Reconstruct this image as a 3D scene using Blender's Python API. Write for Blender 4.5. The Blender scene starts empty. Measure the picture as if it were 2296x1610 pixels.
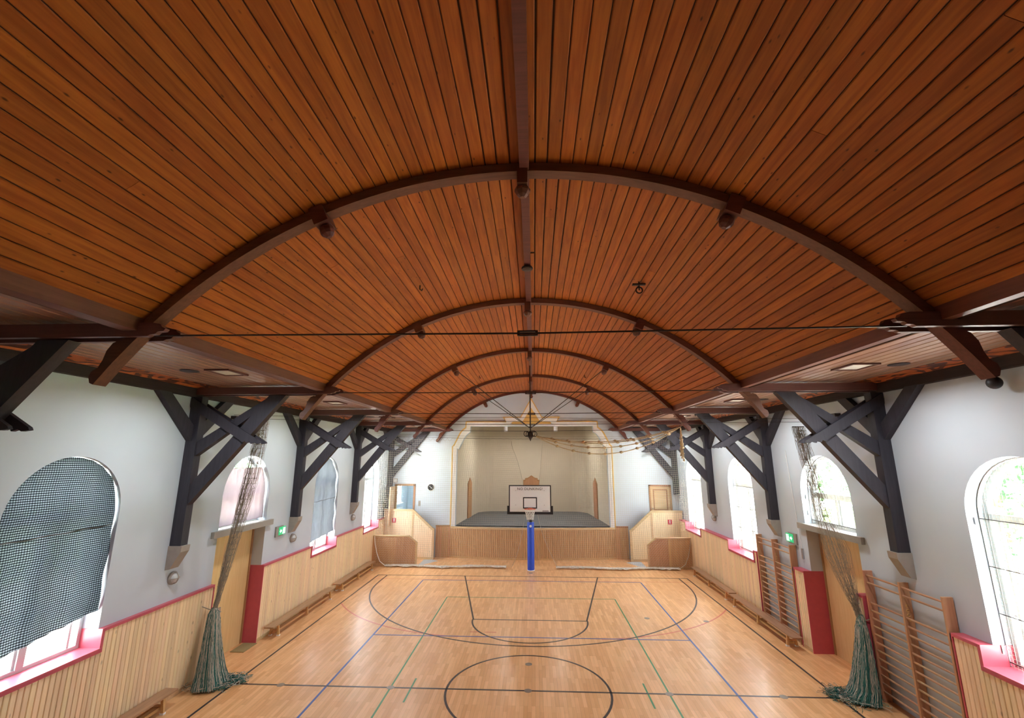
import bpy, math, random
from mathutils import Vector, Matrix
from mathutils.geometry import tessellate_polygon
random.seed(7)
PI = math.pi
scene = bpy.context.scene
col = scene.collection

# ------------------------------------------------------------------ camera, world, exposure
cam_d = bpy.data.cameras.new('camera'); cam = bpy.data.objects.new('camera', cam_d); col.objects.link(cam)
cam.location = (0.1785, -11.185, 4.970)
cam.rotation_euler = (PI / 2 + 0.21725, 0, 0.04727)
cam_d.sensor_width = 36; cam_d.lens = 36 * 1008.76 / 2296
cam_d.clip_start = 0.05; cam_d.clip_end = 400
scene.camera = cam

world = bpy.data.worlds.new('sky'); scene.world = world; world.use_nodes = True
bg = world.node_tree.nodes['Background']
bg.inputs[0].default_value = (0.86, 0.91, 1.0, 1); bg.inputs[1].default_value = 1.75

vs = scene.view_settings
vs.view_transform = 'Standard'; vs.look = 'None'; vs.gamma = 1.0; vs.use_curve_mapping = False
vs.exposure = 3.82
scene.cycles.max_bounces = 7; scene.cycles.diffuse_bounces = 5; scene.cycles.glossy_bounces = 3
scene.cycles.transparent_max_bounces = 16; scene.cycles.sample_clamp_indirect = 6
scene.cycles.caustics_reflective = False; scene.cycles.caustics_refractive = False

sun_d = bpy.data.lights.new('sun', 'SUN'); sun_d.energy = 14; sun_d.angle = math.radians(2); sun_d.color = (1, .94, .90)
sun = bpy.data.objects.new('sun', sun_d); col.objects.link(sun)
sun.rotation_euler = (math.radians(38), 0, 0)          # high sun in line with the hall: lights the yard, not the floor inside

# layout ------------------------------------------------------------------------------------
WX = 7.62                      # inner wall face
FR = [-6.1, -1.2, 3.67, 8.54, 13.27]      # truss planes
WC = [-8.5, -3.64, 1.235, 6.1, 10.97]     # window centres
HW, ZS, SILL = 0.98, 4.02, 1.66           # window half width, springing, sill
YB = 13.4                      # stage wall
RC, ZC, XC = 6.28, 2.33, 0.07  # vault radius (boards), centre
CEIL = 6.6
BACK = -13.0

for s in (-1, 1):              # daylight portals: help the sampler find the window openings, emit nothing
    for c in WC[1:]:
        ld = bpy.data.lights.new('window_daylight', 'AREA'); ld.shape = 'RECTANGLE'
        zb = 3.2 if abs(c - 1.235) < .1 else SILL
        ld.size = 2.1; ld.size_y = 5.1 - zb; ld.cycles.is_portal = True
        lo = bpy.data.objects.new('window_daylight', ld); col.objects.link(lo)
        lo.location = (s * 8.18, c, (5.1 + zb) / 2)
        lo.rotation_euler = (PI / 2, 0, PI / 2 if s > 0 else -PI / 2)

# ------------------------------------------------------------------ helpers
def V(*a): return Vector(a)

class MB:
    def __init__(s): s.v = []; s.f = []
    def add(s, vs, fs):
        n = len(s.v); s.v += [tuple(p) for p in vs]; s.f += [tuple(i + n for i in f) for f in fs]; return s
    def box(s, x0, x1, y0, y1, z0, z1):
        return s.add([(x0,y0,z0),(x1,y0,z0),(x1,y1,z0),(x0,y1,z0),(x0,y0,z1),(x1,y0,z1),(x1,y1,z1),(x0,y1,z1)],
            [(0,3,2,1),(4,5,6,7),(0,1,5,4),(1,2,6,5),(2,3,7,6),(3,0,4,7)])
    def prism(s, loops, ax, a0, a1):
        """polygon (first loop) with holes (others), extruded along axis ax from a0 to a1.
        2-D points are (y,z) for x, (x,z) for y, (x,y) for z"""
        if not isinstance(loops[0][0], (list, tuple)): loops = [loops]
        def p3(p, a):
            return {'x': (a, p[0], p[1]), 'y': (p[0], a, p[1]), 'z': (p[0], p[1], a)}[ax]
        pts = [p for l in loops for p in l]
        tris = tessellate_polygon([[Vector((p[0], p[1], 0)) for p in l] for l in loops])
        n = len(pts)
        vs = [p3(p, a0) for p in pts] + [p3(p, a1) for p in pts]
        fs = []
        for t in tris:
            fs.append(tuple(t)); fs.append(tuple(i + n for i in reversed(t)))
        k = 0
        for l in loops:
            m = len(l)
            for i in range(m):
                a, b = k + i, k + (i + 1) % m
                fs.append((a, b, b + n, a + n))
            k += m
        return s.add(vs, fs)
    def tube(s, path, r, n=6, closed=False, cap=True):
        P = [Vector(p) for p in path]; m = len(P)
        rr = r if isinstance(r, (list, tuple)) else [r] * m
        up = None; rings = []
        for i in range(m):
            if closed: t = P[(i + 1) % m] - P[i - 1]
            else: t = P[min(i + 1, m - 1)] - P[max(i - 1, 0)]
            if t.length < 1e-9: t = Vector((0, 0, 1))
            t.normalize()
            if up is None:
                up = Vector((0, 0, 1)) if abs(t.z) < .9 else Vector((1, 0, 0))
            a = t.cross(up)
            if a.length < 1e-6: a = t.cross(Vector((.3, .9, .1)))
            a.normalize(); b = a.cross(t); up = b
            rings.append([P[i] + (a * math.cos(2 * PI * k / n) + b * math.sin(2 * PI * k / n)) * rr[i] for k in range(n)])
        vs = [p for rg in rings for p in rg]; fs = []
        for i in range(m if closed else m - 1):
            j = (i + 1) % m
            for k in range(n):
                fs.append((i*n+k, i*n+(k+1) % n, j*n+(k+1) % n, j*n+k))
        if cap and not closed:
            fs.append(tuple(range(n))[::-1]); fs.append(tuple((m-1)*n + k for k in range(n)))
        return s.add(vs, fs)
    def bar(s, p, q, w, h):
        """square bar p->q, w across horizontally, h in the other direction"""
        p, q = Vector(p), Vector(q); t = (q - p).normalized()
        a = t.cross(Vector((0, 0, 1)))
        if a.length < 1e-4: a = Vector((1, 0, 0))
        a.normalize(); b = a.cross(t)
        vs = []
        for c in (p, q):
            for i, j in ((-1,-1),(1,-1),(1,1),(-1,1)): vs.append(c + a * i * w / 2 + b * j * h / 2)
        return s.add(vs, [(3,2,1,0),(4,5,6,7),(0,1,5,4),(1,2,6,5),(2,3,7,6),(3,0,4,7)])
    def lathe(s, prof, c, n=16, ax='z'):
        vs = []; fs = []
        for (r, h) in prof:
            for k in range(n):
                a = 2 * PI * k / n
                x, y = r * math.cos(a), r * math.sin(a)
                vs.append({'z': (c[0]+x, c[1]+y, c[2]+h), 'x': (c[0]+h, c[1]+x, c[2]+y), 'y': (c[0]+x, c[1]+h, c[2]+y)}[ax])
        m = len(prof)
        for i in range(m - 1):
            for k in range(n): fs.append((i*n+k, i*n+(k+1) % n, (i+1)*n+(k+1) % n, (i+1)*n+k))
        fs.append(tuple(range(n))[::-1]); fs.append(tuple((m-1)*n + k for k in range(n)))
        return s.add(vs, fs)
    def sphere(s, c, r, n=10, m=7, sc=(1,1,1)):
        return s.add(*_sph(c, r, n, m, sc))
    def build(s, name, mat, parent=None, smooth=False, kind=None, label=None, cat=None, group=None):
        off = Vector((0, 0, 0)); q = parent
        while q is not None: off += q.location; q = q.parent
        me = bpy.data.meshes.new(name)
        me.from_pydata([tuple(Vector(p) - off) for p in s.v], [], s.f)
        if smooth:
            me.polygons.foreach_set('use_smooth', [True] * len(me.polygons))
        me.materials.append(mat); me.update()
        o = bpy.data.objects.new(name, me); col.objects.link(o); o.parent = parent
        fixn(me)
        if smooth: 
            try: me.set_sharp_from_angle(angle=math.radians(40))
            except Exception: pass
        tag(o, label, cat, group, kind); return o

def fixn(me):
    import bmesh
    bm = bmesh.new(); bm.from_mesh(me); bmesh.ops.recalc_face_normals(bm, faces=bm.faces); bm.to_mesh(me); bm.free()

def _sph(c, r, n, m, sc):
    vs = []; fs = []
    for i in range(m + 1):
        t = PI * i / m
        for k in range(n):
            a = 2 * PI * k / n
            vs.append((c[0] + sc[0]*r*math.sin(t)*math.cos(a), c[1] + sc[1]*r*math.sin(t)*math.sin(a), c[2] + sc[2]*r*math.cos(t)))
    for i in range(m):
        for k in range(n): fs.append((i*n+k, i*n+(k+1) % n, (i+1)*n+(k+1) % n, (i+1)*n+k))
    return vs, fs

def tag(o, label=None, cat=None, group=None, kind=None):
    if label: o['label'] = label
    if cat: o['category'] = cat
    if group: o['group'] = group
    if kind: o['kind'] = kind
    return o
def thing(name, loc, label, cat, group=None, kind=None):
    o = bpy.data.objects.new(name, None); col.objects.link(o); o.location = loc; o.empty_display_size = .1
    return tag(o, label, cat, group, kind)
def copy_tree(o, parent=None):
    c = o.copy(); col.objects.link(c); c.parent = parent
    for ch in list(o.children): copy_tree(ch, c)
    return c
def inst(src, name, parent, loc, rot=(0,0,0)):
    """another object sharing SRC's mesh"""
    o = bpy.data.objects.new(name, src); col.objects.link(o); o.parent = parent; o.location = loc; o.rotation_euler = rot
    return o
def mesh_of(mb, name, mat):
    me = bpy.data.meshes.new(name); me.from_pydata([tuple(p) for p in mb.v], [], mb.f); me.materials.append(mat); fixn(me); return me

# ------------------------------------------------------------------ materials
def new_mat(name):
    m = bpy.data.materials.new(name); m.use_nodes = True
    nt = m.node_tree; return m, nt, nt.nodes['Principled BSDF'], nt.nodes.new, nt.links.new
def setp(b, **k):
    for n, v in k.items():
        n = n.replace('_', ' ')
        if n in b.inputs: b.inputs[n].default_value = v
def c4(c): return (c[0], c[1], c[2], 1)
def plain(name, c, rough=.5, metal=0.0, noise=.06, nscale=8, bump=0.0, spec=.5):
    m, nt, b, N, L = new_mat(name); setp(b, Roughness=rough, Metallic=metal); b.inputs['Specular IOR Level'].default_value = spec
    tc = N('ShaderNodeTexCoord'); no = N('ShaderNodeTexNoise'); no.inputs['Scale'].default_value = nscale; no.inputs['Detail'].default_value = 4
    L(tc.outputs['Object'], no.inputs['Vector'])
    r = N('ShaderNodeValToRGB'); e = r.color_ramp.elements
    e[0].position = .3; e[1].position = .7
    e[0].color = c4([x * (1 - noise) for x in c]); e[1].color = c4([min(1, x * (1 + noise)) for x in c])
    L(no.outputs['Fac'], r.inputs['Fac']); L(r.outputs['Color'], b.inputs['Base Color'])
    if bump:
        n2 = N('ShaderNodeTexNoise'); n2.inputs['Scale'].default_value = nscale * 12; L(tc.outputs['Object'], n2.inputs['Vector'])
        bp = N('ShaderNodeBump'); bp.inputs['Strength'].default_value = bump; bp.inputs['Distance'].default_value = .01
        L(n2.outputs['Fac'], bp.inputs['Height']); L(bp.outputs['Normal'], b.inputs['Normal'])
    return m
def wood(name, cd, cl, axis='y', rough=.45, knots=.6, spread=.16, coat=0.0, knot_scale=5.0, fine=1.0, hue=0.012, spec=.5, ksz=1.0):
    m, nt, b, N, L = new_mat(name); setp(b, Roughness=rough); b.inputs['Specular IOR Level'].default_value = spec
    if coat: b.inputs['Coat Weight'].default_value = coat; b.inputs['Coat Roughness'].default_value = .2
    tc = N('ShaderNodeTexCoord'); oi = N('ShaderNodeObjectInfo')
    ml = N('ShaderNodeMath'); ml.operation = 'MULTIPLY'; ml.inputs[1].default_value = 91.7; L(oi.outputs['Random'], ml.inputs[0])
    ad = N('ShaderNodeVectorMath'); ad.operation = 'ADD'; L(tc.outputs['Object'], ad.inputs[0]); L(ml.outputs[0], ad.inputs[1])
    mp = N('ShaderNodeMapping'); L(ad.outputs[0], mp.inputs['Vector'])
    i = 'xyz'.index(axis); sc = [14 * fine] * 3; sc[i] = .9 * fine; mp.inputs['Scale'].default_value = sc
    no = N('ShaderNodeTexNoise'); no.inputs['Scale'].default_value = 1.6; no.inputs['Detail'].default_value = 6; no.inputs['Distortion'].default_value = .6
    L(mp.outputs[0], no.inputs['Vector'])
    r = N('ShaderNodeValToRGB'); e = r.color_ramp.elements; e[0].position = .32; e[1].position = .68; e[0].color = c4(cd); e[1].color = c4(cl)
    L(no.outputs['Fac'], r.inputs['Fac'])
    # knots
    mk = N('ShaderNodeMapping'); L(ad.outputs[0], mk.inputs['Vector']); sk = [knot_scale] * 3; sk[i] = knot_scale * .42; mk.inputs['Scale'].default_value = sk
    vo = N('ShaderNodeTexVoronoi'); vo.inputs['Scale'].default_value = 1.0; L(mk.outputs[0], vo.inputs['Vector'])
    kr = N('ShaderNodeValToRGB'); ke = kr.color_ramp.elements; ke[0].position = .05 * ksz; ke[0].color = (1,1,1,1); ke[1].position = .13 * ksz; ke[1].color = (0,0,0,1)
    L(vo.outputs['Distance'], kr.inputs['Fac'])
    km = N('ShaderNodeMath'); km.operation = 'MULTIPLY'; km.inputs[1].default_value = knots; L(kr.outputs['Color'], km.inputs[0])
    mx = N('ShaderNodeMixRGB'); L(km.outputs[0], mx.inputs['Fac']); L(r.outputs['Color'], mx.inputs['Color1']); mx.inputs['Color2'].default_value = c4([x * .28 for x in cd])
    hs = N('ShaderNodeHueSaturation'); L(mx.outputs[0], hs.inputs['Color'])
    mr = N('ShaderNodeMapRange'); mr.inputs['To Min'].default_value = 1 - spread; mr.inputs['To Max'].default_value = 1 + spread; L(oi.outputs['Random'], mr.inputs['Value'])
    L(mr.outputs[0], hs.inputs['Value'])
    fr = N('ShaderNodeMath'); fr.operation = 'MULTIPLY'; fr.inputs[1].default_value = 7.3; L(oi.outputs['Random'], fr.inputs[0])
    f2 = N('ShaderNodeMath'); f2.operation = 'FRACT'; L(fr.outputs[0], f2.inputs[0])
    m2 = N('ShaderNodeMapRange'); m2.inputs['To Min'].default_value = .5 - hue; m2.inputs['To Max'].default_value = .5 + hue; L(f2.outputs[0], m2.inputs['Value']); L(m2.outputs[0], hs.inputs['Hue'])
    L(hs.outputs[0], b.inputs['Base Color'])
    bp = N('ShaderNodeBump'); bp.inputs['Strength'].default_value = .15; bp.inputs['Distance'].default_value = .004
    L(no.outputs['Fac'], bp.inputs['Height']); L(bp.outputs['Normal'], b.inputs['Normal'])
    return m

M = {}
M['plaster'] = plain('plaster_white', (.55, .625, .685), .85, noise=.02, nscale=1.2, bump=.03)
M['stage_plaster'] = plain('plaster_beige', (.60, .53, .41), .85, noise=.03, nscale=1.0)
M['board'] = wood('vault_pine', (.30, .076, .0095), (.44, .128, .016), 'y', .5, .95, .13, 0, knot_scale=9.0, hue=.003, spec=.3, ksz=.85)
M['aisle'] = wood('aisle_pine', (.34, .19, .125), (.44, .26, .175), 'y', .33, .3, .12, .3)
M['gap'] = plain('gap_dark', (.05, .022, .012), .9)
M['rib'] = wood('rib_timber', (.105, .032, .017), (.155, .049, .027), 'x', .5, .1, .08)
M['beam'] = wood('beam_timber', (.11, .042, .032), (.15, .058, .042), 'x', .5, .1, .08)
M['post'] = wood('post_timber', (.027, .025, .034), (.040, .036, .047), 'z', .6, .1, .08)
M['plate'] = wood('plate_timber', (.030, .019, .019), (.042, .026, .026), 'y', .7, .1, .05, spec=.25)
M['purlin'] = wood('purlin_timber', (.15, .055, .028), (.20, .078, .04), 'y', .5, .2, .05)
M['pine'] = wood('wainscot_pine', (.82, .62, .375), (.90, .715, .465), 'z', .45, .55, .10, .1, knot_scale=6.5)
M['pine_gap'] = plain('wainscot_gap', (.30, .15, .06), .8)
M['pine_h'] = wood('pine_rail', (.56, .37, .19), (.66, .47, .26), 'x', .45, .3, .06)
M['stagepine'] = wood('stage_pine', (.50, .27, .13), (.62, .37, .19), 'z', .45, .3, .08)
M['red'] = plain('red_paint', (.55, .095, .135), .38, noise=.05)
M['white'] = plain('white_paint', (.82, .83, .82), .4, noise=.02)
M['window_white'] = plain('window_paint', (.50, .54, .54), .4, noise=.02)
M['ochre'] = plain('ochre_paint', (.72, .47, .14), .6, noise=.05)
M['stone'] = plain('corbel_grey', (.36, .33, .29), .8, noise=.06)
M['shelf'] = plain('shelf_grey', (.33, .31, .27), .7, noise=.05)
M['iron'] = plain('dark_iron', (.055, .042, .038), .45, .6)
M['steel'] = plain('steel', (.45, .45, .46), .35, .9)
M['black'] = plain('black_paint', (.018, .018, .022), .45)
M['bench'] = wood('bench_top', (.33, .19, .105), (.42, .25, .14), 'y', .4, .1, .06)
M['benchleg'] = wood('bench_leg', (.58, .33, .13), (.70, .43, .19), 'y', .4, .1, .06)
M['barwood'] = wood('wall_bar_wood', (.50, .25, .13), (.60, .33, .18), 'z', .4, .15, .06)
M['rung'] = wood('rung_wood', (.42, .24, .13), (.52, .31, .18), 'y', .4, .05, .08)
M['door'] = wood('door_beech', (.66, .45, .20), (.74, .53, .26), 'z', .4, .0, .03)
M['doorframe'] = wood('door_frame', (.34, .17, .07), (.42, .22, .10), 'z', .45, .1, .05)
M['stagedoor'] = wood('stage_door', (.40, .19, .09), (.50, .26, .13), 'z', .5, .2, .04)
M['deck'] = plain('stage_deck', (.10, .115, .13), .55, noise=.1, nscale=3)
M['blue'] = plain('blue_pad', (.022, .085, .62), .42, noise=.05)
M['board_white'] = plain('backboard_white', (.86, .90, .93), .35, noise=.01)
M['orange'] = plain('rim_orange', (.80, .13, .05), .4)
M['rope'] = plain('rope', (.62, .50, .33), .9, noise=.15, nscale=40)
M['cord'] = plain('net_cord', (.50, .46, .38), .9, noise=.1, nscale=30)
M['cord_dark'] = plain('net_cord_grey', (.34, .30, .235), .9, noise=.1, nscale=30)
M['cord_pale'] = plain('net_cord_pale', (.66, .62, .55), .9, noise=.15, nscale=12)
M['green_cord'] = plain('net_green', (.035, .15, .125), .9, noise=.25, nscale=30)
M['line_black'] = plain('line_black', (.045, .035, .035), .35)
M['line_blue'] = plain('line_blue', (.045, .10, .33), .35)
M['line_green'] = plain('line_green', (.045, .24, .085), .35)
M['line_red'] = plain('line_red', (.58, .13, .09), .35)
M['socket'] = plain('socket_metal', (.30, .25, .20), .4, .4)
M['mat'] = plain('coir_mat', (.30, .23, .10), .95, noise=.3, nscale=60)
M['lino'] = plain('grey_lino', (.42, .47, .50), .5)
M['panel'] = plain('lamp_panel', (.75, .75, .66), .5)
M['lampglass'] = plain('lamp_glass', (.62, .62, .60), .25)
M['gravel'] = plain('gravel', (.62, .60, .54), .95, noise=.25, nscale=2.0)
M['grass'] = plain('grass', (.16, .26, .06), .95, noise=.3, nscale=1.5)
M['leaf'] = plain('leaf', (.045, .16, .04), .7, noise=.5, nscale=2.0)
M['bark'] = plain('bark', (.12, .08, .05), .9, noise=.3, nscale=10)
M['greensign'] = plain('sign_green', (.02, .45, .16), .5); M['signwhite'] = plain('sign_white', (.75, .95, .85), .5)
for k_, c_, e_ in (('greensign', (.03, .5, .2, 1), .05), ('signwhite', (.7, 1, .85, 1), .10)):
    b_ = M[k_].node_tree.nodes['Principled BSDF']; b_.inputs['Emission Color'].default_value = c_; b_.inputs['Emission Strength'].default_value = e_
M['redsign'] = plain('sign_red', (.55, .03, .06), .5)
M['facade'] = plain('facade', (.70, .69, .64), .9)

def floor_mat():
    m, nt, b, N, L = new_mat('parquet')
    setp(b, Roughness=.30); b.inputs['Coat Weight'].default_value = .12; b.inputs['Coat Roughness'].default_value = .2; b.inputs['Specular IOR Level'].default_value = .4
    tc = N('ShaderNodeTexCoord'); sx = N('ShaderNodeSeparateXYZ'); L(tc.outputs['Object'], sx.inputs[0])
    cx = N('ShaderNodeCombineXYZ'); L(sx.outputs['Y'], cx.inputs['X']); L(sx.outputs['X'], cx.inputs['Y'])
    br = N('ShaderNodeTexBrick'); L(cx.outputs[0], br.inputs['Vector'])
    br.offset = .37; br.offset_frequency = 3
    for k, v in (('Scale', 1.0), ('Mortar Size', .0012), ('Brick Width', .62), ('Row Height', .082), ('Bias', .0), ('Mortar Smooth', .3)): br.inputs[k].default_value = v
    br.inputs['Color1'].default_value = (.66, .345, .145, 1); br.inputs['Color2'].default_value = (.80, .47, .225, 1); br.inputs['Mortar'].default_value = (.34, .16, .06, 1)
    no = N('ShaderNodeTexNoise'); mp = N('ShaderNodeMapping'); L(tc.outputs['Object'], mp.inputs[0]); mp.inputs['Scale'].default_value = (30, 2, 1); L(mp.outputs[0], no.inputs['Vector']); no.inputs['Scale'].default_value = 1; no.inputs['Detail'].default_value = 5
    n2 = N('ShaderNodeTexNoise'); L(tc.outputs['Object'], n2.inputs['Vector']); n2.inputs['Scale'].default_value = .35
    mr = N('ShaderNodeMapRange'); mr.inputs['To Min'].default_value = .86; mr.inputs['To Max'].default_value = 1.14; L(no.outputs['Fac'], mr.inputs['Value'])
    m2 = N('ShaderNodeMapRange'); m2.inputs['To Min'].default_value = .9; m2.inputs['To Max'].default_value = 1.1; L(n2.outputs['Fac'], m2.inputs['Value'])
    mm = N('ShaderNodeMath'); mm.operation = 'MULTIPLY'; L(mr.outputs[0], mm.inputs[0]); L(m2.outputs[0], mm.inputs[1])
    hs = N('ShaderNodeHueSaturation'); L(br.outputs['Color'], hs.inputs['Color']); L(mm.outputs[0], hs.inputs['Value']); L(hs.outputs[0], b.inputs['Base Color'])
    n3 = N('ShaderNodeTexNoise'); L(tc.outputs['Object'], n3.inputs['Vector']); n3.inputs['Scale'].default_value = 3
    m3 = N('ShaderNodeMapRange'); m3.inputs['To Min'].default_value = .27; m3.inputs['To Max'].default_value = .46; L(n3.outputs['Fac'], m3.inputs['Value']); L(m3.outputs[0], b.inputs['Roughness'])
    bp = N('ShaderNodeBump'); bp.inputs['Strength'].default_value = .12; bp.inputs['Distance'].default_value = .002; L(br.outputs['Fac'], bp.inputs['Height']); bp.invert = True
    L(bp.outputs['Normal'], b.inputs['Normal'])
    return m
M['floor'] = floor_mat()

def glass_mat():
    m, nt, b, N, L = new_mat('window_glass'); nt.nodes.remove(b)
    t = N('ShaderNodeBsdfTransparent'); t.inputs[0].default_value = (.965, .98, .98, 1)
    g = N('ShaderNodeBsdfGlossy'); g.inputs['Roughness'].default_value = .02
    lw = N('ShaderNodeLayerWeight'); lw.inputs[0].default_value = .5
    pw = N('ShaderNodeMath'); pw.operation = 'POWER'; pw.inputs[1].default_value = 5; L(lw.outputs['Facing'], pw.inputs[0])
    fr = N('ShaderNodeMath'); fr.operation = 'MULTIPLY_ADD'; fr.inputs[1].default_value = .5; fr.inputs[2].default_value = .03; L(pw.outputs[0], fr.inputs[0])
    mx = N('ShaderNodeMixShader'); L(fr.outputs[0], mx.inputs[0]); L(t.outputs[0], mx.inputs[1]); L(g.outputs[0], mx.inputs[2])
    L(mx.outputs[0], nt.nodes['Material Output'].inputs[0]); return m
M['glass'] = glass_mat()
def fill_pane_mat():  # translucent panes added above the stage to let in fill light
    m, nt, b, N, L = new_mat('fill_pane_translucent'); nt.nodes.remove(b)
    t = N('ShaderNodeBsdfTranslucent'); no = N('ShaderNodeTexNoise'); r = N('ShaderNodeValToRGB'); e = r.color_ramp.elements
    e[0].color = (.23, .23, .24, 1); e[1].color = (.26, .26, .27, 1); L(no.outputs['Fac'], r.inputs[0]); L(r.outputs[0], t.inputs[0])
    L(t.outputs[0], nt.nodes['Material Output'].inputs[0]); return m
M['fill_pane'] = fill_pane_mat()

def frieze_mat():
    m, nt, b, N, L = new_mat('painted_frieze'); setp(b, Roughness=.55)
    tc = N('ShaderNodeTexCoord'); mp = N('ShaderNodeMapping'); L(tc.outputs['Object'], mp.inputs[0]); mp.inputs['Scale'].default_value = (9, 4.2, 9)
    wv = N('ShaderNodeTexWave'); wv.wave_type = 'RINGS'; wv.inputs['Scale'].default_value = .55; wv.inputs['Distortion'].default_value = 14; wv.inputs['Detail'].default_value = 1.2; wv.inputs['Detail Scale'].default_value = .8
    L(mp.outputs[0], wv.inputs['Vector'])
    r = N('ShaderNodeValToRGB'); e = r.color_ramp.elements; e[0].position = .30; e[0].color = (.09, .030, .018, 1); e[1].position = .46; e[1].color = (.47, .135, .035, 1)
    L(wv.outputs['Fac'], r.inputs['Fac']); L(r.outputs[0], b.inputs['Base Color']); return m
M['frieze'] = frieze_mat()

def cloth_mat(name, kind):
    m, nt, b, N, L = new_mat(name); nt.nodes.remove(b)
    d = N('ShaderNodeBsdfDiffuse'); t = N('ShaderNodeBsdfTranslucent'); tr = N('ShaderNodeBsdfTransparent')
    m1 = N('ShaderNodeMixShader'); m1.inputs[0].default_value = .6; L(d.outputs[0], m1.inputs[1]); L(t.outputs[0], m1.inputs[2])
    m2 = N('ShaderNodeMixShader'); L(m1.outputs[0], m2.inputs[1]); L(tr.outputs[0], m2.inputs[2]); m2.inputs[0].default_value = .03
    if kind == 'gingham':
        tc = N('ShaderNodeTexCoord'); sx = N('ShaderNodeSeparateXYZ'); L(tc.outputs['Object'], sx.inputs[0])
        outs = []
        for ax in ('Y', 'Z'):
            a = N('ShaderNodeMath'); a.operation = 'MULTIPLY'; a.inputs[1].default_value = 1 / .036; L(sx.outputs[ax], a.inputs[0])
            f = N('ShaderNodeMath'); f.operation = 'FRACT'; L(a.outputs[0], f.inputs[0])
            g = N('ShaderNodeMath'); g.operation = 'GREATER_THAN'; g.inputs[1].default_value = .5; L(f.outputs[0], g.inputs[0]); outs.append(g)
        w0 = N('ShaderNodeMath'); w0.operation = 'MULTIPLY'; w0.inputs[1].default_value = .38; L(outs[0].outputs[0], w0.inputs[0])
        h = N('ShaderNodeMath'); h.operation = 'MULTIPLY_ADD'; h.inputs[1].default_value = .62; L(outs[1].outputs[0], h.inputs[0]); L(w0.outputs[0], h.inputs[2])
        r = N('ShaderNodeValToRGB'); e = r.color_ramp.elements; e[0].color = (.30, .335, .36, 1); e[1].color = (.010, .012, .016, 1)
        k = e.new(.5); k.color = (.05, .058, .068, 1); L(h.outputs[0], r.inputs[0])
        L(r.outputs[0], d.inputs[0]); L(r.outputs[0], t.inputs[0])
    else:
        c = {'pink': (.40, .345, .36), 'blue': (.23, .245, .27)}[kind]
        no = N('ShaderNodeTexNoise'); no.inputs['Scale'].default_value = 3
        r = N('ShaderNodeValToRGB'); e = r.color_ramp.elements; e[0].color = c4([x * .85 for x in c]); e[1].color = c4(c); L(no.outputs['Fac'], r.inputs[0])
        L(r.outputs[0], d.inputs[0]); L(r.outputs[0], t.inputs[0])
    L(m2.outputs[0], nt.nodes['Material Output'].inputs[0]); return m
M['gingham'] = cloth_mat('gingham_cloth', 'gingham'); M['pinkcloth'] = cloth_mat('pale_pink_cloth', 'pink'); M['bluecloth'] = cloth_mat('pale_blue_cloth', 'blue')

# ------------------------------------------------------------------ floor and court markings
floor = MB().box(-8.05, 8.05, BACK, 13.6, -.12, 0).build('floor', M['floor'], kind='structure', label='varnished oak parquet sports floor with coloured court lines')
LW = .05
def strip(name, pts, mat, z, w=LW, closed=False):
    P = [Vector((p[0], p[1], 0)) for p in pts]; mb = MB(); vs = []
    m = len(P)
    for i in range(m):
        t = (P[min(i+1, m-1)] - P[max(i-1, 0)]).normalized() if not closed else (P[(i+1) % m] - P[i-1]).normalized()
        n = Vector((-t.y, t.x, 0))
        vs += [P[i] + n * w / 2 + V(0,0,z), P[i] - n * w / 2 + V(0,0,z), P[i] + n * w / 2 + V(0,0,.0002), P[i] - n * w / 2 + V(0,0,.0002)]
    fs = []
    for i in range(m if closed else m - 1):
        a, b = 4*i, 4*((i+1) % m)
        fs += [(a, a+1, b+1, b), (a+2, b+2, b+3, a+3), (a, b, b+2, a+2), (a+1, a+3, b+3, b+1)]
    if not closed: fs += [(0, 2, 3, 1), (4*m-4, 4*m-3, 4*m-1, 4*m-2)]
    mb.add(vs, fs); return mb.build(name, mat, floor)
def arc(cx, cy, r, a0, a1, n=40):
    return [(cx + r * math.cos(math.radians(a0 + (a1-a0) * i / n)), cy + r * math.sin(math.radians(a0 + (a1-a0) * i / n))) for i in range(n+1)]
K = M['line_black']
for pts in ([(-6.65, -9.7), (-6.65, 9.73)], [(6.60, -9.7), (6.60, 9.73)], [(-6.67, 9.73), (6.62, 9.73)], [(-6.65, 0), (6.6, 0)],
            [(-2.84, 9.7), (-1.78, 4.40)], [(2.84, 9.7), (1.78, 4.40)], [(-1.8, 4.40), (1.8, 4.40)],
            arc(0, 4.40, 1.8, 180, 360), [(-6.25, 9.7)] + arc(0, 8.63, 6.25, 180, 360, 60) + [(6.25, 9.7)]):
    strip('basketball_line', pts, K, .0030)
strip('centre_circle', arc(0, 0, 1.8, 0, 360, 72)[:-1], K, .0030, closed=True)
for pts in ([(-4.5, -9), (-4.5, 9)], [(4.5, -9), (4.5, 9)], [(-4.5, 9), (4.5, 9)], [(-4.5, 3), (4.5, 3)]):
    strip('volleyball_line', pts, M['line_blue'], .0024)
for pts in ([(-3.05, -6.7), (-3.05, 6.7)], [(3.05, -6.7), (3.05, 6.7)], [(-3.05, 6.7), (3.05, 6.7)],
            [(-2.59, -.6), (-2.59, .45)], [(2.59, -.6), (2.59, .45)]):
    strip('badminton_line', pts, M['line_green'], .0018, .04)
for sx in (-1, 1):
    strip('handball_line', arc(sx * 1.5, 9.0, 6.05, 270 + sx * 5, 270 + sx * 58, 24), M['line_red'], .0014, .045)
strip('handball_line', [(-6.6, 9.12), (6.55, 9.12)], M['line_red'], .0012, .03)
for k in range(2): strip('handball_line', [(-1.75 + k * .45, 3.35), (-1.42 + k * .45, 3.35)], M['line_red'], .0012, .04)
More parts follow.
